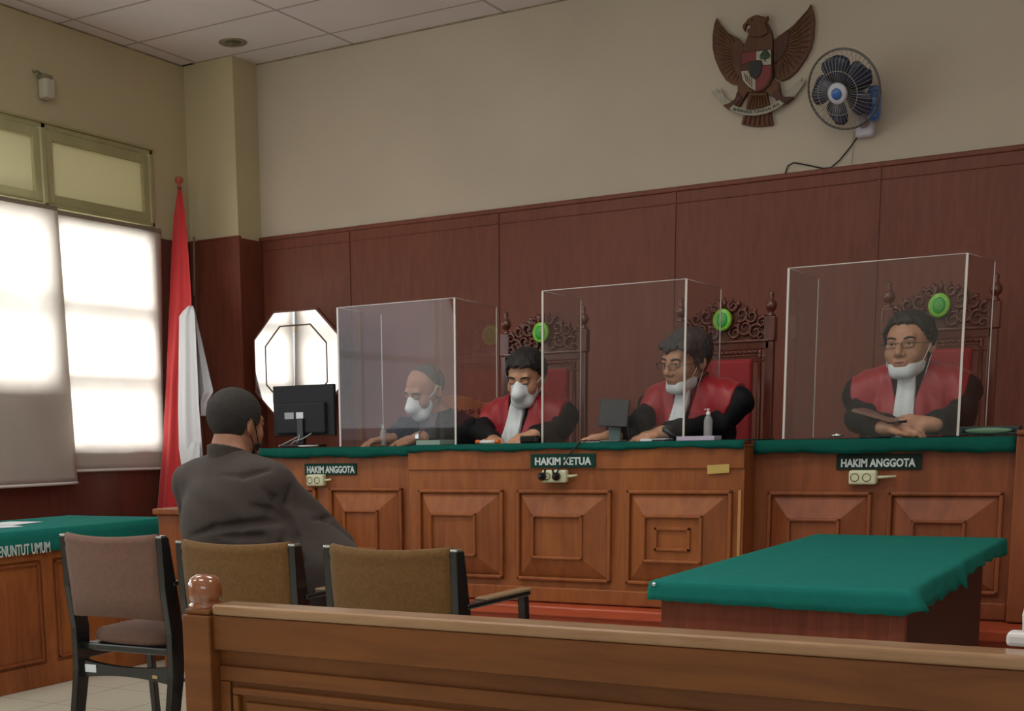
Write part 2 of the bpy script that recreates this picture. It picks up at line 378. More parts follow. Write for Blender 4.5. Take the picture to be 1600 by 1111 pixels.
# roller blinds
def blind_mat(name, c, tw):
    B = MatB(name); B.n.remove(B.b); d = B.node('ShaderNodeBsdfDiffuse'); t = B.node('ShaderNodeBsdfTranslucent'); mx = B.node('ShaderNodeMixShader')
    tc = B.node('ShaderNodeTexCoord'); n = B.node('ShaderNodeTexNoise'); n.inputs['Scale'].default_value = 1.6; n.inputs['Detail'].default_value = 5; B.link(tc.outputs['Object'], n.inputs['Vector'])
    r = B.node('ShaderNodeMapRange'); r.inputs[1].default_value = .3; r.inputs[2].default_value = .7; r.inputs[3].default_value = .9; r.inputs[4].default_value = 1.06; B.link(n.outputs['Fac'], r.inputs[0])
    m = B.node('ShaderNodeMix', data_type='RGBA', blend_type='MULTIPLY'); m.inputs[0].default_value = 1; m.inputs[6].default_value = c; B.link(r.outputs[0], m.inputs[7])
    B.link(m.outputs[2], d.inputs[0]); B.link(m.outputs[2], t.inputs[0]); mx.inputs[0].default_value = tw
    B.link(d.outputs[0], mx.inputs[1]); B.link(t.outputs[0], mx.inputs[2]); B.link(mx.outputs[0], B.out.inputs[0]); return B.m
m_blind = blind_mat('blind_cloth', (.80, .77, .72, 1), .5)
def blind(name, label, X, pts_l, pts_r, z1, z0, amp, ph, wallrail):
    """hanging cloth: side edges given as functions of t (0 top, 1 bottom)"""
    bm = nb(); nu, nv = 40, 50; g = []
    for j in range(nv+1):
        t = j/nv; row = []
        for i in range(nu+1):
            s = i/nu; y = pts_l(t)*(1-s)+pts_r(t)*s; z = z1(s)*(1-t)+z0(s)*t
            x = X+amp*(math.sin(s*9+ph+t*1.5)*.5+math.sin(s*21+ph*2-t*3)*.25+math.sin(t*5+s*2)*.3)*(.35+.65*t)
            row.append(bm.verts.new((x, y, z)))
        g.append(row)
    for j in range(nv):
        for i in range(nu): bm.faces.new((g[j][i], g[j][i+1], g[j+1][i+1], g[j+1][i])).smooth = True
    o = obj(name, bm, m_blind); md = o.modifiers.new('thickness', 'SOLIDIFY'); md.thickness = .0012
    tag(o, label, 'blind')
    bm = nb(); n = nu; 
    tube(bm, [(X+amp*(math.sin(s*9+ph+1.5)*.5+math.sin(s*21+ph*2-3)*.25+math.sin(5+s*2)*.3), pts_l(1)*(1-s)+pts_r(1)*s, z0(s)-.008) for s in [k/20 for k in range(21)]], .011, 6)
    obj('hem_bar', bm, m_white, o)
    bm = nb(); bx(bm, X-.03, X+.01, pts_l(0), pts_r(0), wallrail, wallrail+.028, .006); obj('top_rail', bm, m_rail, o)
    return o
b1 = blind('roller_blind', 'long beige roller blind at far left, hanging lowest, overlapping its neighbour', LW+.105,
      lambda t: 4.72, lambda t: 6.475+.055*t, lambda s: 2.675, lambda s: .905, .014, 0, 2.655)
b2 = blind('roller_blind', 'shorter white roller blind beside the flag, glowing with daylight', LW+.055,
      lambda t: 6.455, lambda t: 7.55-.075*t, lambda s: 2.655, lambda s: .985-.01*s, .008, 2, 2.645)
# corner conduit
bm = nb(); tube(bm, [PY(303, 370, 7.86), PY(304, 462, 7.86)], .008, 8); tube(bm, [PY(306, 462, 7.88), PY(309, 760, 7.88)], .004, 6)
tag(obj('cable_conduit', bm, m_rail), 'thin grey cable conduit running down the corner behind the flag', 'conduit')
# alarm sensor on left wall
t = thing('wall_sensor', 'small white alarm sensor hanging from a bracket high on left wall', 'sensor', PX(65, 133, LW))
bm = nb(); bx(bm, .01, .085, -.05, .045, -.095, .03, .018); obj('housing', bm, mk('aged_white', (.55, .52, .42, 1), .5), t)
bm = nb(); tube(bm, [(.0, -.02, .05), (.03, -.02, .055), (.05, -.08, .06), (.05, -.11, .045), (.05, -.12, .06)], .008, 8); bx(bm, 0, .06, -.04, .05, .028, .06, .01); obj('bracket', bm, m_bars, t)
# ceiling downlight (switched off)
p = PZ(364, 66, CZ)
t = thing('ceiling_downlight', 'round recessed ceiling downlight, switched off', 'light', p)
bm = nb(); lathe(bm, [(.062, -.002), (.095, -.006), (.10, -.001), (.10, .0)], 32); obj('trim_ring', bm, mk('brass_ring', (.35, .31, .24, 1), .35, metal=.6), t)
bm = nb(); lathe(bm, [(.0, -.004), (.04, -.008), (.058, -.004), (.062, -.001), (.062, .0)], 24); obj('lens', bm, mk('dull_lens', (.10, .10, .07, 1), .15), t)
# dais
bm = nb(); bx(bm, -6.08, RW-.05, 5.36, BW-.05, .001, .385); bx(bm, -6.08, RW-.05, 5.33, BW-.05, .355, .40, .008)
tag(obj('dais', bm, m_red), 'low red-brown wooden platform carrying the judges bench', 'platform')
# octagonal mirror
def octa(cx, cz, w, h, c): return [(cx-w, cz-h+c), (cx-w, cz+h-c), (cx-w+c, cz+h), (cx+w-c, cz+h), (cx+w, cz+h-c), (cx+w, cz-h+c), (cx+w-c, cz-h), (cx-w+c, cz-h)]
YM_ = 7.80
q0, q1 = PY(399, 560, YM_), PY(528, 560, YM_); qt, qb = PY(460, 487, YM_), PY(463, 672, YM_)
cx, cz, mw, mh = (q0.x+q1.x)/2, 1.685, (q1.x-q0.x)/2, 0
mh = qt.z-cz; cc = mw*.50
t = thing('octagonal_mirror', 'octagonal wall mirror in brown frame reflecting the bright window', 'mirror', (0, 0, 0))
m_mir = mk('mirror_glass', (.93, .95, .96, 1), .015, metal=1)
bm = nb(); prism(bm, octa(cx, cz, mw+.014, mh+.014, cc+.008), YM_+.004, YM_+.04); prism(bm, octa(cx, cz, mw*.6, mh*.6, cc*.6), YM_+.04, BW-.024); obj('frame', bm, m_panL, t, bevel=.003)
bm = nb(); prism(bm, octa(cx, cz, mw, mh, cc), YM_, YM_+.0045); obj('mirror_glass', bm, m_mir, t)
bm = nb()
O_ = octa(cx, cz, mw*.755, mh*.755, cc*.755); I_ = octa(cx, cz, mw*.725, mh*.725, cc*.73)
for i in range(8):
    j = (i+1) % 8; quad_solid(bm, [Vector((q[0], YM_-.0012, q[1])) for q in (O_[i], O_[j], I_[j], I_[i])], (0, .001, 0))
obj('inlay_line', bm, mk('mirror_inlay', (.10, .06, .04, 1), .5), t)
# ------------------------------------------------------------------ judges bench
YC, YS = 5.45, 5.60
XL, X1c, X2c, XR = -4.42, -3.232, -1.625, -.632
bench = thing('judges_bench', 'long carved teak judges bench with raised square panels', 'bench', (-2.5, 5.6, .4))
def bobj(name, bm, m, par=bench, bevel=0):
    for v in bm.verts: v.co -= Vector((-2.5, 5.6, .4))
    return obj(name, bm, m, par, bevel=bevel)
def rpanel(name, x0, x1, z0, z1, Y, ix0, ix1, iz0, iz1, m, recess=False, lm=None):
    """raised field panel: moulding round the edge, four slopes rising to a framed centre"""
    bm = nb(); mo = .016
    # outer moulding
    for (a, b, c, d) in ((x0, x1, z1-mo, z1), (x0, x1, z0, z0+mo)): bx(bm, a, b, Y-.020, Y, c, d, .005)
    for (a, b, c, d) in ((x0, x0+mo, z0, z1), (x1-mo, x1, z0, z1)): bx(bm, a, b, Y-.020, Y, c, d, .005)
    a0, a1, c0, c1 = x0+mo, x1-mo, z0+mo, z1-mo
    h = .042
    o4 = [bm.verts.new((x, Y-.002, z)) for x, z in ((a0, c0), (a1, c0), (a1, c1), (a0, c1))]
    i4 = [bm.verts.new((x, Y-h, z)) for x, z in ((ix0, iz0), (ix1, iz0), (ix1, iz1), (ix0, iz1))]
    for k in range(4):
        f = bm.faces.new((o4[k], o4[(k+1) % 4], i4[(k+1) % 4], i4[k])); f.material_index = 1 if k in (0, 2) else 0
    bm.faces.new(i4)
    t = .014
    for (a, b, c, d) in ((ix0, ix1, iz1-t, iz1), (ix0, ix1, iz0, iz0+t), (ix0, ix0+t, iz0, iz1), (ix1-t, ix1, iz0, iz1)): bx(bm, a, b, Y-h-.014, Y-h+.004, c, d, .005)
    if recess:
        q = .052
        for (a, b, c, d) in ((ix0+q, ix1-q, iz1-q-t, iz1-q), (ix0+q, ix1-q, iz0+q, iz0+q+t), (ix0+q, ix0+q+t, iz0+q, iz1-q), (ix1-q-t, ix1-q, iz0+q, iz1-q)): bx(bm, a, b, Y-h-.010, Y-h+.004, c, d, .003)
    return bobj(name, bm, [m, lm or m_benchH])
zb = .405
# bodies
bm = nb(); bx(bm, X1c, X2c, YC, YC+.03, zb, 1.085); bx(bm, X2c-.03, X2c-.0005, YC+.0305, YS+.03, zb, 1.085); bx(bm, X1c+.0005, X1c+.03, YC+.0305, YS+.03, zb, 1.085)
bx(bm, X1c-.004, X2c+.004, YC-.018, YC, zb, .472, .005); bx(bm, X1c, X2c, YC-.008, YC, 1.0, 1.094, .003)
bobj('centre_section', bm, m_bench)
bm = nb(); bx(bm, XL, X1c, YS, YS+.03, zb, 1.072); bx(bm, XL, XL+.03, YS+.0305, YS+.27, zb, 1.071); bx(bm, XL, X1c, YS-.018, YS, zb, .472, .005)
bobj('left_section', bm, m_bench)
bm = nb(); bx(bm, X2c, XR, YS, YS+.03, zb, 1.072); bx(bm, X2c, XR, YS-.018, YS, zb, .472, .005)
bobj('right_section', bm, m_benchR)
bm = nb(); bx(bm, XL-.01, XR, YS-.02, 5.88, 1.0725, 1.10, .004); bx(bm, X1c, X2c, YC-.01, YS-.0205, 1.0855, 1.10, .004); bobj('top_board', bm, m_benchH)
for (n, x0, x1, ya) in (('end_post', XR, XR+.17, YS-.06),):
    bm = nb(); bx(bm, x0+.004, x1, ya, 5.9, zb, 1.115, .006); bx(bm, x0+.004, x1, ya-.012, 5.91, 1.115, 1.135, .006); bobj(n, bm, m_benchR)
bm = nb(); bx(bm, X2c-.022, X2c-.010, YC-.006, YC-.001, .62, .91); bobj('edge_strip', bm, mk('bare_pale_wood', (.50, .24, .08, 1), .5))
# panels, from the photograph's proportions
def X_(px, Y): return PY(px, 830, Y).x
pz1, pz0 = .910, .502
iz1, iz0 = PY(730, 801, YC).z, PY(730, 868, YC).z
rpanel('raised_panel', X_(656, YC), X_(788, YC), pz0, pz1, YC, X_(679, YC), X_(751, YC), iz0, iz1, m_bench)
rpanel('raised_panel', X_(809, YC), X_(956, YC), pz0, pz1, YC, X_(837, YC), X_(917, YC), iz0, iz1, m_bench)
rpanel('raised_panel', X_(980, YC), X_(1144, YC), pz0, pz1, YC, X_(1010, YC), X_(1103, YC), iz0, iz1+.005, m_bench, True)
rpanel('raised_panel', X_(518, YS), X_(631, YS), pz0, pz1, YS, X_(545, YS), X_(599, YS), iz0, iz1, m_bench)
rpanel('raised_panel', X_(385, YS), X_(497, YS), pz0, pz1, YS, X_(415, YS), X_(468, YS), iz0, iz1, m_bench)
rpanel('raised_panel', X_(1199, YS), X_(1361, YS), pz0, pz1-.01, YS, X_(1234, YS), X_(1316, YS), iz0-.01, iz1-.01, m_benchR, lm=m_benchR)
rpanel('raised_panel', X_(1386, YS), X_(1566, YS), pz0, pz1-.01, YS, X_(1426, YS), X_(1512, YS), iz0-.01, iz1-.01, m_benchR, lm=m_benchR)
# green cloth along the bench top with a soft front hem
bm = nb()
def cloth_strip(x0, x1, yf, yb, zt, drop, n=60, seed=0, ends=(False, False)):
    rng = random.Random(seed); g = []
    for i in range(n+1):
        x = x0+(x1-x0)*i/n; wv = .004*math.sin(i*.55+seed)+.003*math.sin(i*1.7)
        dr = drop+.004*math.sin(i*.31+seed)+.002*math.sin(i*1.3)
        prof = [(yb, zt), (yf+.02, zt), (yf+.004, zt-.003), (yf-.004, zt-.012), (yf-.008+wv*.5, zt-dr*.6), (yf-.006+wv, zt-dr)]
        g.append([bm.verts.new((x, a, b)) for a, b in prof])
    for i in range(n):
        for k in range(5): bm.faces.new((g[i][k], g[i+1][k], g[i+1][k+1], g[i][k+1])).smooth = True
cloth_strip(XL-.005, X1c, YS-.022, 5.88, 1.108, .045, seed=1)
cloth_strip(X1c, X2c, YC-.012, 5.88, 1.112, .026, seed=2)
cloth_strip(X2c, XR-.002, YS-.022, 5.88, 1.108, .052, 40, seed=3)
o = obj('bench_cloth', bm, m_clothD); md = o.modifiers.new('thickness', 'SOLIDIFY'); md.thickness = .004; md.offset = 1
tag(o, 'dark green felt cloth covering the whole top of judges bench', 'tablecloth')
DZ = 1.116   # height of the cloth surface
# name signs
def sign(label, s, x0, y0, x1, y1, Y, m, tx0, tx1, ty0, ty1):
    a = PY(x0, y0, Y); b = PY(x1, y1, Y); zc = (PY(x0, y1-(y1-y0)*.02, Y).z, PY(x0, y0, Y).z)
    t = thing('name_sign', label, 'sign', (a.x, Y, (a.z+b.z)/2))
    bm = nb(); bx(bm, 0, b.x-a.x, -.008, 0, b.z-(a.z+b.z)/2, a.z-(a.z+b.z)/2, .0015); obj('plate', bm, m, t)
    p0 = PY(tx0, ty1, Y-.008); p1 = PY(tx1, ty0, Y-.008)
    text_obj('lettering', s, m_let, t, p0-Vector((a.x, Y, (a.z+b.z)/2)), (1, 0, 0), (0, 0, 1), p1.x-p0.x, p1.z-p0.z, .0015, .034)
sign('green sign on the bench beside the seated man, reading HAKIM ANGGOTA', 'HAKIM ANGGOTA', 477, 724.5, 558, 742, YS, m_sign, 480, 554, 728, 739.5)
sign('green sign on the bench centre, reading HAKIM KETUA', 'HAKIM KETUA', 830, 709.5, 931, 730.5, YC-.008, m_sign, 836, 924, 714, 727)
sign('dark sign on the right bench section, reading HAKIM ANGGOTA', 'HAKIM ANGGOTA', 1308, 710, 1440, 733.5, YS, m_signD, 1314, 1431, 716, 730)
# extension sockets
def sockets(label, x0, y0, x1, y1, Y, stub, plugs):
    a = PY(x0, y0, Y); b = PY(x1, y1, Y); c = (a+b)/2; t = thing('power_strip', label, 'power strip', (c.x, Y, c.z)); W, H = (b.x-a.x)/2, (a.z-b.z)/2
    bm = nb(); bx(bm, -W, W, -.038, 0, -H, H, .010, seg=3); obj('housing', bm, m_ivory, t)
    for k in (-1, 1):
        bm = nb(); Mx = Matrix.Translation((k*W*.42-W*.12, -.0385, 0)) @ Matrix.Rotation(math.pi/2, 4, 'X')
        lathe(bm, [(0, -.004), (.012, -.004), (.0145, .001), (.017, .0012), (.0172, 0), (.0172, -.004)], 20, M4=Mx); o = obj('socket', bm, m_hole, t)
        if plugs:
            bm = nb(); Mx = Matrix.Translation((k*W*.42-W*.12-(W*.3 if k < 0 else 0), -.0385, 0)) @ Matrix.Rotation(math.pi/2, 4, 'X')
            lathe(bm, [(.014, 0), (.019, .004), (.018, .018), (.010, .032), (.006, .04), (0, .04)], 16, M4=Mx)
            tube(bm, [(k*W*.42-W*.12, -.07, .0), (k*W*.3, -.085, .03)], .005, 6); tag(obj('power_plug', bm, m_black, loc=t.location), 'black plug pushed into the %s socket of the centre power strip' % ('left' if k < 0 else 'right'), 'plug')
    bm = nb(); tube(bm, [(W-.005, -.02, 0), (W+.02, -.02, .001), (W+stub, -.015, .004)], .0055, 8, rads=[.008, .0055, .005]); obj('cord_stub', bm, m_ivory, t)
sockets('ivory power strip below the left sign beside the seated man', 484, 741, 511.5, 759.5, YS, .035, False)
sockets('ivory power strip with two black plugs below centre sign', 851, 734, 889.5, 754, YC-.008, .045, True)
sockets('ivory two-socket power strip below the dark right sign', 1329, 734.5, 1372, 757, YS, .07, False)
bm = nb(); quad_solid(bm, [PY(1105, 727, YC-.009), PY(1139.5, 725, YC-.009), PY(1139.5, 738.5, YC-.009), PY(1105.5, 741, YC-.009)], (0, -.0008, 0))
tag(obj('sticker', bm, mk('yellow_sticker', (.52, .36, .10, 1), .5)), 'yellowish rectangular sticker on the bench at right of centre section', 'sticker')
# cable from tablet stand to the centre power strip
bm = nb(); tube(bm, [PY(868, 742, YC-.07), PY(876, 728, YC-.035), PY(888, 712, YC-.03), PY(900, 698, YC-.03), (PY(906, 692, YC-.02).x, YC-.015, DZ+.006), PY(912, 689, YC+.1)+Vector((0, 0, .0)), PY(930, 684, YC+.25)], .0035, 6)
tag(obj('power_cable', bm, m_dkg), 'thin dark cable from bench top down to the centre power strip', 'cable')
# low wooden cabinet at the left, behind the seated man
a = PY(262, 793, 5.15)
bm = nb(); bx(bm, a.x+.02, a.x+.62, 5.05, 5.32, .0, a.z-.03, .004); bx(bm, a.x, a.x+.64, 5.03, 5.325, a.z-.03, a.z, .006)
tag(obj('low_cabinet', bm, m_bench), 'low brown wooden cabinet behind the seated man, beside the flag', 'cabinet')
# ------------------------------------------------------------------ front barrier (rail with knob)
t = thing('wooden_barrier', 'long brown wooden barrier with a round knob post in the foreground', 'barrier', (-1.88, 2.25, 0))
Yf, Yb = 2.225, 2.30
def tb(name, bm, m, bevel=0):
    for v in bm.verts: v.co -= Vector((-1.88, 2.25, 0))
    return obj(name, bm, m, t, bevel=bevel)
bm = nb(); bx(bm, -1.905, -1.828, 2.215, 2.31, .0, .775, .004); bx(bm, -1.90, -1.832, 2.22, 2.30, .775, .788, .005); 
tb('post', bm, m_pew)
bm = nb(); kc = ((-1.872, 2.26, .0))
lathe(bm, [(.036, .785), (.0375, .789), (.0375, .795), (.0335, .799), (.0335, .803), (.037, .808), (.0385, .818), (.0385, .832), (.037, .844), (.031, .854), (.018, .8605), (0, .862)], 36, M4=Matrix.Translation(kc))
tb('knob', bm, mk('varnished_knob', (.26, .085, .035, 1), .12, coat=1))
bm = nb(); bx(bm, -1.828, 2.6, Yf, Yb, .776, .800, .007, seg=3); tb('top_rail', bm, m_pewtop)
bm = nb(); bx(bm, -1.828, 2.6, Yf+.003, Yb-.01, .700, .7755, .002)
tb('upper_plank', bm, m_pew)
bm = nb(); bx(bm, -1.828, 2.6, Yf+.030, Yb-.02, .05, .699)
bx(bm, -1.828, 2.6, Yf+.020, Yf+.0295, .628, .662, .003); bx(bm, -1.828, -1.80, Yf+.020, Yf+.0295, .10, .627, .002)
for k in range(4):
    x0 = -1.79+k*1.08; x1 = x0+1.02
    for q in ((x0, x1, .600, .616), (x0, x1, .12, .136), (x0, x0+.016, .1365, .5995), (x1-.016, x1, .1365, .5995)): bx(bm, q[0], q[1], Yf+.014, Yf+.0295, q[2], q[3], .004)
    bx(bm, x0+.03, x1-.03, Yf+.022, Yf+.0295, .15, .585, .004)
tb('lower_panel', bm, m_pew)
for k, x in enumerate((-.2+.9, 2.55)):
    bm = nb(); bx(bm, x, x+.05, Yb-.03, Yb+.02, 0, .70, .003); tb('rear_leg', bm, m_pew)
# white extension socket on barrier at the right edge
p = PZ(1594, 1004, .806)
t = thing('extension_socket', 'white extension socket with cord lying on the barrier at right edge', 'power strip', (p.x, p.y-.01, .8))
bm = nb(); bx(bm, -.02, .10, -.0, .045, .0, .022, .006); obj('housing', bm, m_white, t)
bm = nb(); tube(bm, [(.006, .02, .018), (.004, .02, .05), (.01, .022, .08), (.03, .04, .11), (.08, .06, .13)], .0045, 8); obj('cord', bm, m_white, t)
# ------------------------------------------------------------------ middle table with green cloth
tx0, tx1, ty0, ty1, tz = -1.262, -.600, 3.40, 5.17, .755
t = thing('side_table', 'narrow red-brown table under green cloth at right', 'table', (-.93, 4.3, 0))
def tt(name, bm, m, par=t, off=(-.93, 4.3, 0), bevel=0):
    for v in bm.verts: v.co -= Vector(off)
    return obj(name, bm, m, par, bevel=bevel)
bm = nb(); bx(bm, tx0, tx1, ty0, ty1, tz-.03, tz-.006, .003); tt('top', bm, m_table)
bm = nb(); bx(bm, tx0+.02, tx1-.015, ty0+.03, ty0+.05, .03, tz-.03, .002); bx(bm, tx1-.05, tx1-.012, ty0+.024, ty0+.05, 0, tz-.03, .002); tt('front_panel', bm, m_table)
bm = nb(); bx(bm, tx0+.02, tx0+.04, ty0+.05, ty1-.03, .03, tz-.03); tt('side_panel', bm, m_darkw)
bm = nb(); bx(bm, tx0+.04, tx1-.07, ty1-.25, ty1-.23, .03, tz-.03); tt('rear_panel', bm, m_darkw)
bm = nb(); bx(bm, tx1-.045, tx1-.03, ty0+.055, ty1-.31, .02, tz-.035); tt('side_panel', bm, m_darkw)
def draped(name, x0, x1, y0, y1, z, drop, mat, wav, seed, n=80, extra=None):
    """cloth over a table: flat top with a rounded edge and a hanging hem all round"""
    bm = nb(); per = []; rc = .012
    L = [(x0, y0, 0, -1), (x1, y0, 1, 0), (x1, y1, 0, 1), (x0, y1, -1, 0)]
    segs = [((x0, y0), (x1, y0), (0, -1)), ((x1, y0), (x1, y1), (1, 0)), ((x1, y1), (x0, y1), (0, 1)), ((x0, y1), (x0, y0), (-1, 0))]
    for si, (a, b, nn) in enumerate(segs):
        for k in range(n): 
            s = k/n; per.append((a[0]*(1-s)+b[0]*s, a[1]*(1-s)+b[1]*s, nn, si, s))
    rings = []; N = len(per); rg = random.Random(seed); ragged = [rg.uniform(-1, 1) for _ in range(N)]
    for lev in range(6):
        R_ = []
        for i, (x, y, nn, si, s) in enumerate(per):
            nx, ny = nn
            if s < .02: 
                pn = per[i-1][2]; nx, ny = (nn[0]+pn[0])*.7, (nn[1]+pn[1])*.7
            off = [-.02, -.006, 0, .003, .005, .006][lev]; zz = [0, 0, -.004, -drop*.35, -drop*.7, -drop][lev]
            wv = wav(si, s)*(lev-1)/4 if lev > 1 else 0
            dz = 0
            if lev >= 4 and extra: dz = extra(si, s, ragged[i])*(1 if lev == 5 else .3)
            xx, yy_ = x+nx*(off+wv), y+ny*(off+wv)
            if lev < 2: q_ = -off; xx = min(max(x, x0+q_), x1-q_); yy_ = min(max(y, y0+q_), y1-q_)
            R_.append(bm.verts.new((xx, yy_, z+zz+dz)))
        rings.append(R_)
    cv = bm.verts.new(((x0+x1)/2, (y0+y1)/2, z))
    for i in range(N): bm.faces.new((rings[0][i], rings[0][(i+1) % N], cv))
    for A, Bb in zip(rings, rings[1:]):
        for i in range(N): bm.faces.new((A[i], Bb[i], Bb[(i+1) % N], A[(i+1) % N])).smooth = True
    o = obj(name, bm, mat); md = o.modifiers.new('thickness', 'SOLIDIFY'); md.thickness = .003; md.offset = -1 if False else 1
    return o
def wv1(si, s):
    v = .002*math.sin(s*23)
    if si == 1: v += .016*math.exp(-((s-.42)/.03)**2)+.02*math.exp(-((s-.02)/.05)**2)+.004*math.sin(s*60)
    return v
def ex1(si, s, r):
    if si == 1: return .006*r-.012*math.sin(s*7)-.03*math.exp(-((s-.44)/.025)**2)
    if si == 0: return -.010*s+.002*r
    return .002*r
o = draped('table_cloth', tx0, tx1, ty0, ty1, tz, .050, m_cloth, wv1, 5, extra=ex1)
tag(o, 'bright green felt cloth with frayed edge on the narrow table at right', 'tablecloth')
p = PY(1022, 913, ty0-.012)
bm = nb(); lathe(bm, [(0, .004), (.004, .003), (.006, 0), (.006, -.002)], 12, M4=Matrix.Translation(p) @ Matrix.Rotation(math.pi/2, 4, 'X')); obj('thumb_tack', bm, m_chrome, o)
# ------------------------------------------------------------------ prosecutor desk
dx0, dx1, dy0, dy1, dz = -5.43, -4.685, 2.9, 5.39, .757
t = thing('prosecutor_desk', 'brown panelled desk with green cloth along the left edge', 'desk', (-5.0, 4.2, 0)); of = (-5.0, 4.2, 0)
bm = nb(); bx(bm, dx0, dx1, dy0, dy1-.01, dz-.035, dz-.006, .003); tt('top', bm, m_bench, t, of)
bm = nb(); X = dx1-.02
bx(bm, X-.02, X, dy0+.02, dy1-.06, .02, dz-.03); bx(bm, X-.01, X+.012, dy0+.02, dy1-.06, .0, .11, .003); bx(bm, X-.01, X+.010, dy0+.02, dy1-.06, dz-.145, dz-.03, .003)
for y in (dy0+.02, 3.42, 3.94, 4.46, 4.98, dy1-.12): bx(bm, X-.01, X+.010, y, y+.07, .10, dz-.14, .003)
tt('front_panel', bm, m_bench, t, of)
for k, y in enumerate((3.42, 3.94, 4.46)):
    bm = nb()
    a, b, c, d = y+.085, y+.505, .125, dz-.155
    for q in ((a, b, c, c+.012), (a, b, d-.012, d), (a, a+.012, c, d), (b-.012, b, c, d)): bx(bm, X, X+.014, q[0], q[1], q[2], q[3], .003)
    tt('panel_moulding', bm, m_benchR, t, of)
bm = nb(); bx(bm, dx0+.05, X-.021, dy1-.09, dy1-.05, .0, dz-.036); tt('end_panel', bm, m_benchR, t, of)
bm = nb(); bx(bm, dx0+.05, X-.021, dy0+.03, dy0+.07, 0, dz-.036); tt('end_panel', bm, m_benchR, t, of)
o = draped('table_cloth', dx0, dx1, dy0, dy1, dz, .105, m_cloth, lambda si, s: .003*math.sin(s*17)+.002*math.sin(s*41), 8, extra=lambda si, s, r: .002*r)
tag(o, 'green cloth on the left desk, lettered along its front edge', 'tablecloth')
a = PX(78.5, 863, dx1+.010); b = PX(78.5, 846, dx1+.010); wd = 1.02
c0 = PX(1, 876, dx1+.010)
full = (a.y-c0.y)/(11.7/12.9)
text_obj('lettering', 'PENUNTUT UMUM', m_let, o, (dx1+.0105, a.y-full, a.z), (0, 1, 0), (0, 0, 1), full, b.z-a.z, .0015, .016)
for k, (px, py, rot, s) in enumerate(((16, 820, .2, 1), (-20, 826, -.3, 1))):
    p = PZ(px, py, dz); bm = nb(); bx(bm, -.10, .10, -.14, .14, 0, .003, rot=Matrix.Rotation(rot, 3, 'Z'), piv=(0, 0, 0))
    tag(obj('paper_sheets', bm, m_paper, loc=(p.x, p.y, dz+.0045)), ('white papers lying on the green left desk at the photo edge', 'white papers on the left desk, cut off by the photo edge')[k], 'paper')
